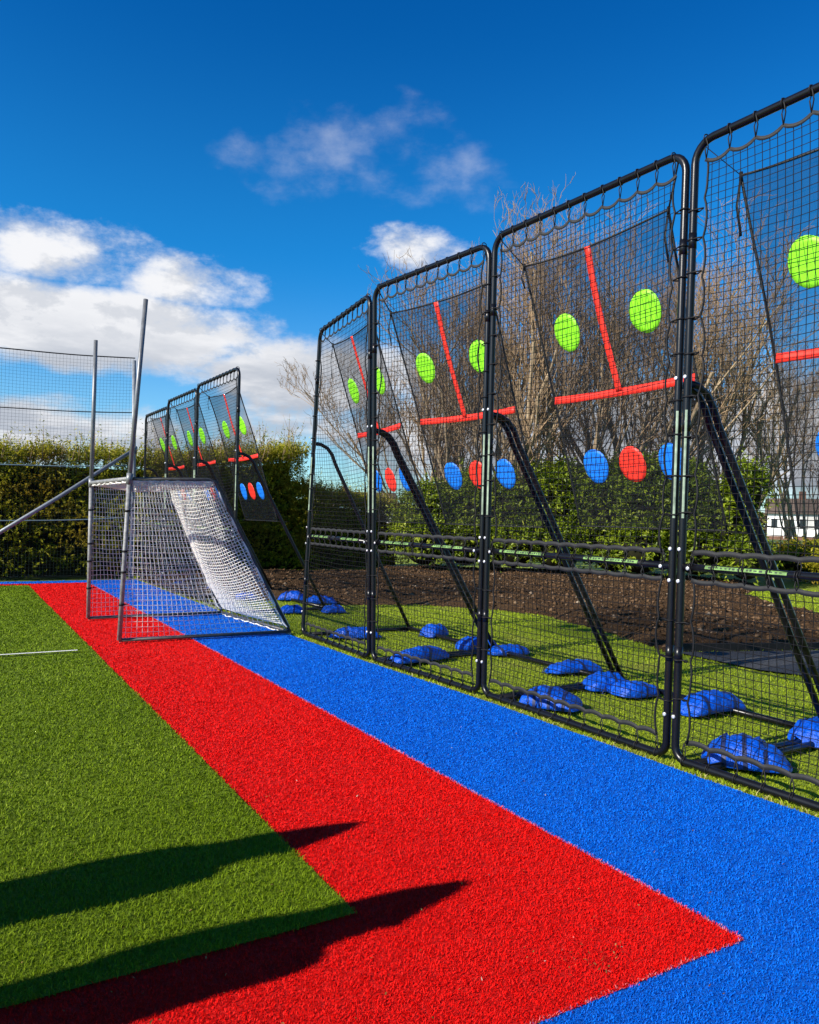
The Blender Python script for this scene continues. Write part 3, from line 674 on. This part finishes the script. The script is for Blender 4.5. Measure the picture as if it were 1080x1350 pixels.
def quad_net(c00, c10, c11, c01, nu, nv, bulge, nrm, seed, sag=0.0, K=30, wave=.012):
    """net panel; c00->c10 is u, c00->c01 is v"""
    f = vnoise(seed, 7); nrm = np.array(nrm, float)
    def P_(u, v):
        u = np.asarray(u)[..., None]; v = np.asarray(v)[..., None]
        p = c00*(1-u)*(1-v)+c10*u*(1-v)+c11*u*v+c01*(1-u)*v
        e = (np.sin(np.pi*u)*np.sin(np.pi*v))
        e2 = np.clip(np.minimum(np.minimum(u, 1-u), np.minimum(v, 1-v))*8, 0, 1)
        return p+nrm*(bulge*np.sqrt(np.abs(e))+.02*f(u*4, v*4)*e2)+np.array([0, 0, -1.])*sag*e+wave*e2*np.concatenate([f(u*13, v*11), f(u*11+3, v*13), f(u*12, v*12+5)], -1)
    t_ = np.linspace(0, 1, K)
    return [P_(np.full(K, a), t_) for a in np.linspace(0, 1, nu+1)]+[P_(t_, np.full(K, a)) for a in np.linspace(0, 1, nv+1)]
nets = []
mid = lambda p, q, f: p+(q-p)*f
D = np.array([0, 0, .02])
nets += quad_net(NB+D, NBB+D, NR-D, NT_-D, 33, 29, .05, (0, -1, 0), 71, .02, wave=.02)
nets += quad_net(FB+D, FBB+D, FR-D, FT-D, 33, 29, .05, (0, 1, 0), 72, .02, wave=.02)
nets += quad_net(NT_-D*2, FT-D*2, FR-D*2, NR-D*2, 36, 22, -.02, (0, 0, 1), 73, .05)
nets += quad_net(NR-D, FR-D, FBB+D*3, NBB+D*3, 34, 50, -.16, (.86, 0, .5), 74, .14, wave=.018)
nets = np.array(nets); ns_ = 34+30
strands('goal_net', nets[:2*ns_+37+23], .0031, MT['whitetwine'], goal); strands('back_net', nets[2*ns_+37+23:], .0050, MT['whitetwine'], goal)
b = MB()
for p, q in ((FR, FBB), (NR, NBB), (NR, FR), (NBB, FBB), (NT_, FT), (NT_, NR), (FT, FR), (NT_, NB), (FT, FB)):
    k_ = np.linspace(0, 1, 24); pts = p+(q-p)*k_[:, None]+np.stack([.012*np.sin(k_*40), .010*np.cos(k_*37), -.03+.012*np.sin(k_*47)], -1); b.tube(pts, .013 if p is FR or p is NR else .009, 5)
b.build('net_edge_rope', MT['whitetwine'], goal)
# bunched net hanging below the crossbar side
nb_ = []
f = vnoise(99, 6); K = 30
for i in range(15):
    v = i/14; k_ = np.linspace(0, 1, K); p = NT_+(NR-NT_)*k_[:, None]
    nb_.append(p+np.stack([.01*f(k_*20, v*9), -.01+.20*v+.015*f(k_*18+3, v*6), -.03-.085*v*(1-.35*k_)+.012*f(k_*22, v*8+2)], -1))
nb2 = []; rg2 = np.random.default_rng(4)
for k_ in np.linspace(.02, .98, 110):
    p = NT_+(NR-NT_)*k_; dp_ = .115*(1-.3*k_)*rg2.uniform(.75, 1.15); tt_ = np.linspace(0, 1, K); sx = rg2.normal(0, .02)
    nb2.append(p+np.stack([sx*np.sin(tt_*3.1)+.012*np.sin(tt_*9+k_*40), -.012+.16*tt_**1.6, -.02-dp_*np.sin(tt_*2.4)], -1))
nb_ = nb_+nb2
strands('net_bunch', np.array(nb_), .0055, MT['whitetwine'], goal)

# ------------------------------------------------------------------ ball-stop net, poles
bs = tag(empty('ball_stop_net', (0, 17.42, 0)), 'tall see-through ball-stop net with cords hung in front of the hedge', 'net')
def zc(base, x): return base+.05*(x-.8)-.03*np.sin((x+3)*.9)**2
paths = []; K = 40
for base, nm in ((4.66, 'top_cord'), (3.48, 'cord'), (2.34, 'cord'), (1.22, 'cord')):
    xs = np.linspace(-5, 3.42, 40); b = MB(); b.tube(np.stack([xs, 0*xs, zc(base, xs)*1.0], -1), .011 if base < 4 else .013, 5); b.build(nm, MT['rope'] if base < 3 else MT['cord'], bs)
f = vnoise(123, 7)
for x in np.arange(-5, 3.42, .066):
    v = np.linspace(.02, 1, K); z = v*zc(4.66, x); paths.append(np.stack([x+.02*f(x*2+0*v, v*6), .05*f(x*1.2+0*v, v*4), z], -1))
for z in np.arange(.08, 4.62, .066):
    x = np.linspace(-5, 3.42, K); paths.append(np.stack([x, .05*f(x*1.2, z/4.66*4+0*x), z*zc(4.66, x)/4.66+.012*f(x*3, z*3+0*x)], -1))
strands('netting', np.array(paths), .0018, MT['greentwine'], bs)
pole = tag(empty('net_pole', (3.45, 17.36, 0)), 'galvanised steel net pole with a slanting brace standing behind the goal', 'pole')
b = MB(); b.tube([(0, 0, -.02), (0, 0, 2.2), (-.06, 0, 4.72)], .042, 12); b.build('post', MT['galv'], pole)
b = MB(); b.tube([(-.02, -.05, 2.80), (-1.5, -.35, 1.73), (-4.05, -.9, -.02)], .039, 12); b.build('brace', MT['galv'], pole)
b = MB(); b.tube([(0, 0, 2.72), (0, 0, 2.88)], .052, 12); b.box((-.09, -.10, 2.76), (.0, -.03, 2.84)); b.build('clamp', MT['galv'], pole)

# ------------------------------------------------------------------ foliage
def leaf_mesh(name, C_, N_, size, aspect, rg, upbias=.25, droop=.0, spread=.9, rnd=None):
    n = len(C_); N_ = N_+rg.normal(0, spread, (n, 3)); N_[:, 2] += upbias; N_ /= np.linalg.norm(N_, axis=1)[:, None]
    A = rg.normal(0, 1, (n, 3)); A[:, 2] -= droop; A -= N_*np.sum(A*N_, 1)[:, None]; A /= np.linalg.norm(A, axis=1)[:, None]; B = np.cross(N_, A)
    s = size*rg.uniform(.55, 1.3, n)[:, None]; wv = s*aspect
    p0 = C_-A*s*.5; p2 = C_+A*s*.5; fold = N_*s*.10
    V = np.stack([p0, C_+B*wv*.5+fold-A*s*.06, p2, C_-B*wv*.5+fold-A*s*.06], 1).reshape(-1, 3)
    i = np.arange(n)[:, None]*4; loops = np.concatenate([i+np.array([0, 1, 2]), i+np.array([0, 2, 3])], 1)
    return np_mesh(name, V, loops, np.arange(2*n)*3, np.repeat(rg.random(n) if rnd is None else rnd, 4))
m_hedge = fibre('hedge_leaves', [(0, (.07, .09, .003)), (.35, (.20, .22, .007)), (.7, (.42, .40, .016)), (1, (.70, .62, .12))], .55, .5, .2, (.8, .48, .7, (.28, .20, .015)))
m_core = simple('dark_foliage_core', (.012, .012, .005), .95, 0, .1, .5, 6)  # near-black solid core, added inside foliage to block see-through
m_laurel = fibre('laurel_leaves', [(0, (.05, .08, .004)), (.4, (.14, .20, .010)), (.8, (.30, .36, .02)), (1, (.56, .56, .12))], .4, .35, .3)
m_twig = simple('bare_twigs', (.30, .205, .12), .8, 0, .2, .35, 3)
m_bark = simple('grey_brown_bark', (.32, .24, .15), .85, 0, .2, .4, 8, .5, 40)

def hedge_run(name, p, q, hfun, depth, N, size, aspect, m, rg, label, cat='hedge', sprigs=60, sprig_h=.5, lumpy=.5, spread=.9):
    """clipped-looking hedge between ground points p and q; the hedge lies on the far side of the line"""
    p = np.array(p, float); q = np.array(q, float); L = np.hypot(*(q-p)); e = (q-p)/L; nb = np.array([-e[1], e[0]])
    fl = vnoise(rg.integers(1e6), 10); f2 = vnoise(rg.integers(1e6), 10)
    root = tag(empty(name, (p[0], p[1], 0)), label, cat)
    def W3(s, dpt, z): return np.stack([e[0]*s+nb[0]*dpt, e[1]*s+nb[1]*dpt, z], -1)
    front = lambda s, z: lumpy*(.6*fl(s*2.0, z*2.2)+.4*f2(s*5.0, z*5.0))+(1.1*np.clip(z/np.maximum(hfun(s), .1)-.3, 0, 1)**1.3)
    nl = 9; ns = N//nl; nf = int(ns*.66); nt = ns-nf
    s = rg.uniform(-.1, L+.1, nf); z = hfun(s)*rg.random(nf)**.75; dp = front(s, z)+rg.exponential(.10, nf)
    s2 = rg.uniform(-.1, L+.1, nt); d2 = rg.uniform(.25, depth, nt); z2 = hfun(s2)+.16*f2(s2*5, d2*5)-rg.exponential(.10, nt)
    B0 = np.concatenate([W3(s, dp, z), W3(s2, d2, z2)]); out = W3(np.array(0.), np.array(-1.), np.array(0.))
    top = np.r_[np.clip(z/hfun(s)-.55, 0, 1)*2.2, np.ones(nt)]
    D_ = out[None]*np.r_[rg.uniform(.2, 1.1, nf), rg.uniform(-.3, .5, nt)][:, None]+np.array([0, 0, 1.])*rg.uniform(.25, 1.1, ns)[:, None]+rg.normal(0, .35, (ns, 3)); D_ /= np.linalg.norm(D_, axis=1)[:, None]
    SL = rg.uniform(.12, .30, ns)*(1+.35*top)*np.where(rg.random(ns) < .10*top, rg.uniform(1.3, 2.6, ns), 1)
    tt = np.linspace(.05, 1, nl); C_ = B0[:, None]+D_[:, None]*(SL[:, None]*tt)[..., None]; C_[..., 2] -= .05*(tt**2)[None]*(1-top[:, None]); C_ = C_+rg.normal(0, .012, C_.shape); C_[..., 2] = np.maximum(C_[..., 2], .02)
    N_ = np.repeat(out[None]*.5+np.array([0, 0, .5]), ns*nl, 0)
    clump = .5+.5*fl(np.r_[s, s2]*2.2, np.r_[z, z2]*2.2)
    rs = np.clip(rg.random(ns)*.62+.22*(clump-.3)+.24*top, 0, 1); rnd = np.clip(rs[:, None]+.16*(tt-.4)[None]+rg.normal(0, .06, (ns, nl)), 0, 1).ravel()  # upper leaves take lighter colours, standing in for sunlight on the hedge top
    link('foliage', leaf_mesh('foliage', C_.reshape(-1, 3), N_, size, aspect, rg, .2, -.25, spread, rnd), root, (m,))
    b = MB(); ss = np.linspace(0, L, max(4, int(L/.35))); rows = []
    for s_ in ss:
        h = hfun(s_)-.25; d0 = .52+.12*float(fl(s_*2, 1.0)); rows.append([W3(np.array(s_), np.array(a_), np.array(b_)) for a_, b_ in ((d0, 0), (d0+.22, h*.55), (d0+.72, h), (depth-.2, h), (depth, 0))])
    b.grid(np.array(rows)); b.build('inner_core', m_core, root)  # closed dark filler behind the leaves, not modelled twigs
    if sprigs:
        b = MB(); lc = []; ln_ = []
        for _ in range(sprigs):
            s_ = rg.uniform(0, L); d_ = rg.uniform(0, depth*.8); z0 = float(hfun(s_))-.15; hh = sprig_h*rg.uniform(.35, 1.25); tl = rg.normal(0, .28, 2)
            pts = [W3(np.array(s_+tl[0]*hh*f_**1.3), np.array(d_+tl[1]*hh*f_), np.array(z0+hh*f_)) for f_ in (0, .4, .75, 1)]
            b.tube(pts, [.007, .006, .004, .002], 4)
            for f_ in rg.uniform(.1, .9, 9): lc.append(np.array(pts[0])*(1-f_)+np.array(pts[-1])*f_+rg.normal(0, .03, 3)); ln_.append((0, 0, 1.))
        b.build('sprays', m_twig, root)
        link('sprig_leaves', leaf_mesh('sprig_leaves', np.array(lc), np.array(ln_), size, aspect, rg, .2), root, (m,))
    return root
rg = np.random.default_rng(77)
hn = vnoise(5, 8)
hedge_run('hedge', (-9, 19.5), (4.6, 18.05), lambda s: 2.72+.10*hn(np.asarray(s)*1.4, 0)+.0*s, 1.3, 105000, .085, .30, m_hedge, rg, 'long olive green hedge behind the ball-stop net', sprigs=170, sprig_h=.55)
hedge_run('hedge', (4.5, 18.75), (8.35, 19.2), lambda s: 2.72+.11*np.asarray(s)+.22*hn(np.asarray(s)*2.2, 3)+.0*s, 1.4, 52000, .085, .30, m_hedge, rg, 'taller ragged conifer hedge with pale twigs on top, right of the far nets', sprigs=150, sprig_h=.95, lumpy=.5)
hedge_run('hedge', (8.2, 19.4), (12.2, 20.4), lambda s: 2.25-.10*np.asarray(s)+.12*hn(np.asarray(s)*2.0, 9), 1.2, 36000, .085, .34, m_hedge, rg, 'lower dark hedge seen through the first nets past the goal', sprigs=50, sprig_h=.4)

def blob_bush(name, blobs, N, size, aspect, m, rg, label, cat='bush', spread=.8):
    c0 = np.array([blobs[0][0], blobs[0][1], 0]); root = tag(empty(name, tuple(c0)), label, cat); C_ = []; N_ = []; K_ = []
    vol = np.array([b_[3]*b_[5] for b_ in blobs]); cnt = (N*vol/vol.sum()).astype(int); b = MB()
    for (x, y, z, rx, ry, rz_), n in zip(blobs, cnt):
        nl = 8; m_n = max(n//nl, 4); d_ = rg.normal(0, 1, (m_n, 3)); d_ /= np.linalg.norm(d_, axis=1)[:, None]; d_[:, 2] = np.where(d_[:, 2] < -.5, -d_[:, 2], d_[:, 2])
        f = vnoise(rg.integers(1e6), 9); lump = .92+.24*f(d_[:, 0]*4, d_[:, 2]*4)+.12*f(d_[:, 1]*8, d_[:, 2]*8)
        rad = lump*(1-np.abs(rg.normal(0, .12, m_n)))
        B0 = d_*rad[:, None]*np.array([rx, ry, rz_])+np.array([x, y, z]); g_ = d_*.7+np.array([0, 0, .55])+rg.normal(0, .35, (m_n, 3)); g_ /= np.linalg.norm(g_, axis=1)[:, None]
        SL = rg.uniform(.18, .42, m_n)*np.where(rg.random(m_n) < .06, 1.9, 1); tt = np.linspace(0, 1, nl)
        P_ = B0[:, None]+g_[:, None]*(SL[:, None]*tt)[..., None]; P_[..., 2] -= .10*(tt**2)[None]; P_ = (P_+rg.normal(0, .03, P_.shape)).reshape(-1, 3); k = P_[:, 2] > .03
        dd_ = np.repeat(g_*.5+np.array([0, 0, .5]), nl, 0); kk_ = np.clip(rg.random(m_n)*.6+.5*(.5+.5*f(d_[:, 0]*4, d_[:, 2]*4))-.1, 0, 1)
        C_.append((P_-c0)[k]); N_.append(dd_[k]); K_.append(np.repeat(kk_, nl)[k])
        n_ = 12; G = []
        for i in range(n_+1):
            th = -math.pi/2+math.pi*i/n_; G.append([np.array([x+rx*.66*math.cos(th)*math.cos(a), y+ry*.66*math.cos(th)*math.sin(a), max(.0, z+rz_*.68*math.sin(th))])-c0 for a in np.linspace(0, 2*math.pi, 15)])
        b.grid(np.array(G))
    C_ = np.concatenate(C_); N_ = np.concatenate(N_); K_ = np.concatenate(K_)
    link('foliage', leaf_mesh('foliage', C_, N_, size, aspect, rg, .2, .1, spread, np.clip(rg.normal(0, .07, len(C_))+K_, 0, 1)), root, (m,))
    b.build('inner_core', m_core, root)  # dark solid filler inside each blob, not modelled twigs
    return root
bl = []
for i, (x, y) in enumerate(((11.4, 18.1), (12.5, 17.6), (13.4, 16.7), (14.2, 15.9), (15.0, 15.0), (15.6, 14.2), (16.2, 13.4))):
    hgt = (2.35, 2.7, 2.95, 3.0, 3.1, 3.2, 3.0)[i]
    bl.append((x, y, hgt*.52, .95, .95, hgt*.50)); bl.append((x+rg.uniform(-.5, .5), y+rg.uniform(-.5, .5), hgt*.75, .6, .6, hgt*.27)); bl.append((x-.25+rg.uniform(-.3, .3), y-.4, .75, .8, .8, .75))
blob_bush('laurel_bush', bl, 78000, .13, .36, m_laurel, rg, 'big bright green laurel bush beyond the soil bed, behind the third net')
blob_bush('laurel_bush', [(16.9, 12.7, 1.3, .8, .8, 1.35), (17.2, 12.3, 2.3, .5, .5, .8), (16.8, 12.0, .6, .6, .6, .6)], 9000, .13, .36, m_laurel, rg, 'narrow laurel bush with a leafy side branch next to the white houses')
blob_bush('low_shrub', [(19.6, 11.0, .45, 1.3, .9, .55), (22.0, 10.5, .45, 1.4, .9, .5), (21, 13, .5, 2, 1, .55)], 9000, .12, .4, m_hedge, rg, 'low dark shrub on the grass in front of the white houses')

# ------------------------------------------------------------------ bare trees
def bare_tree(seed, H):
    rg = np.random.default_rng(seed); big = MB(); segs = []
    def grow(p, d_, L, r, lvl):
        n = 5 if lvl < 2 else 4; pts = [p]; dirs = d_.copy(); rads = [r]
        for i in range(n):
            dirs = dirs+rg.normal(0, .09+.035*lvl, 3)+np.array([0, 0, .15 if lvl > 0 else .02]); dirs /= np.linalg.norm(dirs); pts.append(pts[-1]+dirs*L/n); rads.append(r*(1-.58*(i+1)/n))
        if lvl <= 1: big.tube(pts, rads, 7 if lvl == 0 else 5, cap=False)
        else: segs.append((np.array(pts), np.array(rads)))
        if lvl >= 5: return
        nc = (5, 6, 4, 3, 2)[lvl]
        for k in range(nc):
            f = rg.uniform(.25, 1.0) if lvl else rg.uniform(.18, .95); i = min(int(f*n), n-1); q = pts[i]+(pts[i+1]-pts[i])*(f*n-i)
            dd = (pts[i+1]-pts[i]); dd /= np.linalg.norm(dd); side = rg.normal(0, 1, 3); side -= dd*(side@dd); side /= np.linalg.norm(side)
            a = rg.uniform(.35, .85); nd = dd*math.cos(a)+side*math.sin(a); nd[2] = nd[2]*.9+.18; nd /= np.linalg.norm(nd)
            grow(q, nd, L*rg.uniform(.5, .74)*(1.1-.35*f), max(rads[i]*rg.uniform(.54, .76), .0062), lvl+1)
    ns = 5
    for k in range(ns):
        a = k*6.283/ns+rg.uniform(0, 1); tl = rg.uniform(.12, .60); d_ = np.array([math.cos(a)*tl, math.sin(a)*tl, 1]); d_ /= np.linalg.norm(d_)
        grow(np.array([.12*math.cos(a), .12*math.sin(a), -.05]), d_, H*rg.uniform(.52, .68), .085*H/9*rg.uniform(.7, 1.2), 0)
    V = []; F = []; n0 = 0
    by = {}
    for p_, r_ in segs: by.setdefault(len(p_), []).append((p_, r_))
    tw_v = []; tw_q = []; off = 0
    for k, L_ in by.items():
        P_ = np.array([a for a, _ in L_]); Rr = np.array([c for _, c in L_]); n = len(P_)
        T = np.gradient(P_, axis=1); T /= np.linalg.norm(T, axis=2)[..., None]+1e-12; A = np.cross(T, np.array([.31, .77, .2])); A /= np.linalg.norm(A, axis=2)[..., None]; B = np.cross(T, A)
        an = np.array([0, 2.0944, 4.1888]); Vv = P_[:, :, None]+Rr[:, :, None, None]*(np.cos(an)[:, None]*A[:, :, None]+np.sin(an)[:, None]*B[:, :, None])
        idx = np.arange(n*k*3).reshape(n, k, 3)+off; nx = np.roll(idx, -1, 2)
        tw_q.append(np.stack([idx[:, :-1], nx[:, :-1], nx[:, 1:], idx[:, 1:]], -1).reshape(-1, 4)); tw_v.append(Vv.reshape(-1, 3)); off += n*k*3
    Q = np.concatenate(tw_q)
    return big.mesh('trunk'), np_mesh('crown', np.concatenate(tw_v), Q, np.arange(len(Q))*4, smooth=True)
TM = [bare_tree(s, 9.0) for s in (301, 302, 303)]
for tm, cm in TM: tm.materials.append(m_bark); cm.materials.append(m_twig)
print('twig faces', [len(c.polygons) for _, c in TM])
TR = [(566, 25, 7.6, 0, 40, 'bare tree left of the group, its twigs showing beside the first net'),
      (650, 23, 8.2, 1, 200, 'bare tree with limbs sweeping left, behind the doubled posts of the second net'),
      (742, 24, 8.9, 2, 75, 'tall bare multi-stemmed tree behind the left half of the third net'),
      (850, 25, 9.9, 0, 150, 'tallest bare tree, behind the right half of the third net'),
      (950, 27, 8.4, 1, 20, 'bare tree directly behind the left side of the closest net'),
      (1062, 33, 7.2, 2, 95, 'bare tree standing above the white houses')]
for px, dist, h, v, rot, lab in TR:
    a = YAW+math.atan((px-540)/FPX); loc = (dist*math.sin(a), dist*math.cos(a), -.02)
    r_ = tag(empty('bare_tree', loc, R(rot)), lab, 'tree', 'leafless trees behind the laurel'); s = h/7.35; r_.scale = (s*1.05, s*1.05, s)
    for nm, me in (('trunk', TM[v][0]), ('crown', TM[v][1])): link(nm, me, r_)

# ------------------------------------------------------------------ far background
def polar(px, dist): a = YAW+math.atan((px-540)/FPX); return np.array([dist*math.sin(a), dist*math.cos(a)]), a
m_wall = simple('white_render', (.74, .73, .70), .85, 0, .2, .06, 1.5)
m_roof = simple('brown_roof_tiles', (.115, .085, .065), .85, 0, .2, .3, 3)
m_glass = simple('dark_window', (.02, .025, .03), .15, 0, .6)
m_brickc = simple('dull_brick', (.16, .085, .06), .9, 0, .2, .25, 4)
def house(px, dist, wid, dep, eave, ridge, nwin, label, chim=(.2,), plinth=True, doors=()):
    c, a = polar(px, dist); root = tag(empty('house', (c[0], c[1], 0), -a), label, 'house')
    b = MB(); b.box((0, 0, -.1), (wid, dep, eave)); b.build('wall', m_wall, root, False)
    if plinth: b = MB(); b.box((-.03, -.06, -.1), (wid+.03, -.003, .38)); b.build('plinth', m_brickc, root, False)
    b = MB(); V = [(-.3, -.4, eave+.002), (wid+.3, -.4, eave+.002), (wid+.3, dep+.4, eave+.002), (-.3, dep+.4, eave+.002), (-.3, dep/2, ridge), (wid+.3, dep/2, ridge)]
    b.raw(V, [(0, 1, 5, 4), (2, 3, 4, 5), (0, 4, 3), (1, 2, 5), (3, 2, 1, 0)]); rf = b.build('roof', m_roof, root, False)
    for f in chim: b = MB(); b.box((wid*f, dep/2-.4, ridge-.4), (wid*f+.8, dep/2+.4, ridge+.9)); b.build('chimney', m_brickc, rf, False)
    for i in range(nwin):
        x = wid*(i+.5)/nwin
        isd = i in doors; z0, z1, hw_ = (.1, eave*.78, .45) if isd else (eave*.45, eave*.80, .34)
        b = MB(); b.box((x-hw_, -.06, z0), (x+hw_, -.004, z1)); wn = b.build('door' if isd else 'window', m_glass, root, False)
        b = MB()
        for x0, x1, zz0, zz1 in ((x-hw_-.06, x-hw_, z0, z1), (x+hw_, x+hw_+.06, z0, z1), (x-hw_-.06, x+hw_+.06, z1, z1+.06)): b.box((x0, -.08, zz0), (x1, -.002, zz1))
        b.build('frame', m_wall, wn, False)
    return root
house(1012, 106, 30, 9, 3.15, 5.2, 19, 'long white row of houses with dark windows and a brown roof', (.12, .45, .8), doors=(1, 6))
house(556, 85, 9, 8, 2.7, 4.4, 4, 'small white house with a brown roof glimpsed between hedge and laurel', (.7,))
house(420, 140, 14, 9, 3.2, 6.0, 5, 'distant house mostly hidden behind the conifer hedge', (.3,))
# far wooded rise
m_far = fibre('far_winter_wood', [(0, (.045, .038, .022)), (.5, (.085, .068, .038)), (1, (.13, .105, .05))], .9, 0, .1)
fr = np.random.default_rng(5); N = 42000; a = R(-25)+R(125)*fr.random(N); hm = vnoise(17, 9); dist = 190+fr.uniform(0, 14, N)+8*hm(a*14, a*3)
hz = 4.6+1.9*hm(a*22, 2.0)+1.2*hm(a*70, 5.0); z = hz*fr.random(N)**.7
wd_ = link('far_wood', leaf_mesh('far_wood', np.stack([dist*np.sin(a), dist*np.cos(a), z], -1), np.stack([-np.sin(a), -np.cos(a), 0*a], -1), 1.2, .6, fr), None, (m_far,))
tag(wd_, 'hazy brown line of winter trees along the horizon', 'wood', kind='stuff')
# low railing near the houses
rl = tag(empty('railing', (0, 0, 0)), 'low black metal railing on the sunny grass below the white houses', 'railing')
p0, _ = polar(985, 26); p1, _ = polar(1200, 27.5); b = MB(); n = 54
for i in range(n+1): q = p0+(p1-p0)*i/n; b.tube([(q[0], q[1], -.05), (q[0], q[1], .78)], .011, 5)
b.build('bars', MT['black_tube'], rl)
for zz in (.12, .76): b = MB(); b.tube([(p0[0], p0[1], zz), ((p0[0]+p1[0])/2, (p0[1]+p1[1])/2, zz), (p1[0], p1[1], zz)], .018, 6); b.build('rail', MT['black_tube'], rl)

# ------------------------------------------------------------------ two people left of the frame whose shadows fall on the turf
m_skin = simple('skin', (.52, .33, .24), .55); m_hair = simple('dark_hair', (.03, .02, .015), .7)
def person(loc, rz, s, label, jacket, trousers, raise_arm=False):
    root = tag(empty('person', loc, rz), label, 'person', 'people at the pitch side')
    J = {'pelvis': (0, 0, .93, .13), 'waist': (0, 0, 1.07, .125), 'chest': (0, 0, 1.28, .145), 'neckb': (0, 0, 1.46, .075), 'neck': (0, .01, 1.52, .055), 'head': (0, .02, 1.63, .095), 'crown': (0, .015, 1.71, .075)}
    E_ = [('pelvis', 'waist'), ('waist', 'chest'), ('chest', 'neckb'), ('neckb', 'neck'), ('neck', 'head'), ('head', 'crown')]
    for sd_, sg in (('l', -1), ('r', 1)):
        J.update({sd_+'hip': (sg*.10, 0, .88, .10), sd_+'knee': (sg*.11, .02, .48, .062), sd_+'ank': (sg*.115, -.01, .09, .042), sd_+'toe': (sg*.13, .15, .035, .038)})
        E_ += [('pelvis', sd_+'hip'), (sd_+'hip', sd_+'knee'), (sd_+'knee', sd_+'ank'), (sd_+'ank', sd_+'toe')]
        if raise_arm and sg > 0: el_, wr = (.13, .22, 1.22, .042), (.06, .27, 1.42, .03)
        else: el_, wr = (sg*.17, .0, 1.12, .043), (sg*.10, .17, .92, .03)
        J.update({sd_+'sh': (sg*.155, 0, 1.40, .065), sd_+'el': el_, sd_+'wr': wr})
        pw = np.array(wr[:3]); dv = pw-np.array(el_[:3]); dv /= np.linalg.norm(dv); sdv = np.cross(dv, (1, 0, 0)); sdv /= np.linalg.norm(sdv)
        palm = pw+dv*.07; J[sd_+'palm'] = (*palm, .034); E_ += [('chest', sd_+'sh'), (sd_+'sh', sd_+'el'), (sd_+'el', sd_+'wr'), (sd_+'wr', sd_+'palm')]
        for k in range(4):
            o = sdv*(k-1.5)*.021; ln = (.07, .08, .076, .06)[k]; J[f'{sd_}f{k}a'] = (*(palm+dv*.035+o), .0095); J[f'{sd_}f{k}b'] = (*(palm+dv*(.035+ln)+o*1.2+np.array([0, .012, 0])), .008)
            E_ += [(sd_+'palm', f'{sd_}f{k}a'), (f'{sd_}f{k}a', f'{sd_}f{k}b')]
        J[sd_+'th'] = (*(palm-dv*.01-sdv*.05+np.array([0, .02, 0])), .011); E_.append((sd_+'palm', sd_+'th'))
    keys = list(J); me = bpy.data.meshes.new('body'); me.from_pydata([J[k][:3] for k in keys], [(keys.index(a), keys.index(b_)) for a, b_ in E_], []); me.update()
    o = link('body', me, root, (jacket, trousers, m_skin)); md = o.modifiers.new('skin', 'SKIN'); md.use_smooth_shade = True
    for i, k in enumerate(keys): sv = me.skin_vertices[0].data[i]; sv.radius = (J[k][3]*(1.25 if k in ('pelvis', 'waist', 'chest') else 1), J[k][3]); sv.use_root = (k == 'pelvis')
    sb = o.modifiers.new('sub', 'SUBSURF'); sb.levels = sb.render_levels = 1
    dg = bpy.context.evaluated_depsgraph_get(); m2 = bpy.data.meshes.new_from_object(o.evaluated_get(dg)); o.modifiers.clear(); o.data = m2
    for p in m2.polygons:
        c = p.center; hand = np.linalg.norm(np.array(c)-np.array(J['lpalm'][:3])) < .14 or np.linalg.norm(np.array(c)-np.array(J['rpalm'][:3])) < .14
        p.material_index = 2 if (c.z > 1.50 and abs(c.x) < .13 and c.y < .2) or hand else (1 if c.z < .95 and abs(c.x) < .22 and not hand else 0)
    b = MB(); G = []
    for i in range(9):
        th = -.15+1.72*i/8; G.append([(.098*math.cos(th)*math.cos(a)*1.02, -.005+.112*math.cos(th)*math.sin(a), 1.655+.10*math.sin(th)) for a in np.linspace(0, 6.283, 19)])
    b.grid(np.array(G)); b.build('hair', m_hair, root)
    b = MB(); b.ball((0, .118, 1.635), .014); b.build('nose', m_skin, root)
    for sg in (-1, 1):
        b = MB(); b.ball((sg*.033, .100, 1.66), .010); b.build('eye', m_hair, root); b = MB(); b.ball((sg*.096, .015, 1.64), .024); b.build('ear', m_skin, root)
    b = MB(); b.tube([(-.024, .106, 1.588), (0, .112, 1.586), (.024, .106, 1.588)], .006, 6); b.build('mouth', m_brickc, root)
    b = MB(); G = []
    for z, rx, ry, ox in ((.14, .195, .17, 0), (.48, .195, .165, 0), (.70, .192, .16, 0), (.95, .19, .16, 0), (1.15, .19, .155, 0), (1.30, .19, .15, -.005), (1.40, .165, .13, -.015), (1.47, .132, .12, -.02), (1.52, .12, .115, -.02)):
        G.append([(ox+rx*math.cos(a), ry*math.sin(a), z+.006*math.sin(5*a)) for a in np.linspace(0, 6.2832, 25)])
    b.grid(np.array(G)); b.build('coat', jacket, root)
    b = MB(); b.grid(np.array([[(ox+q*math.cos(a), -.02+1.15*q*math.sin(a)-(.05 if math.sin(a) > .3 and z < 1.74 else 0), z) for a in np.linspace(0, 6.2832, 25)] for q, z, ox in ((.118, 1.51, -.02), (.116, 1.60, -.02), (.110, 1.68, -.025), (.092, 1.76, -.03), (.068, 1.83, -.035), (.042, 1.89, -.04), (.004, 1.95, -.045))])); b.build('hood', jacket, root)
    root.scale = (s, s, s); return root
person((-1.43, 3.20, .03), R(-86), .99, 'person in a long navy coat with a pointed hood, looking at the nets', simple('navy_jacket', (.02, .03, .08), .8), simple('grey_trousers', (.08, .08, .09), .85))
person((-1.31, 2.46, .03), R(-80), .99, 'person in a long green hooded coat, one hand raised to the face', simple('green_jacket', (.02, .06, .03), .8), simple('black_trousers', (.015, .015, .018), .85), True)
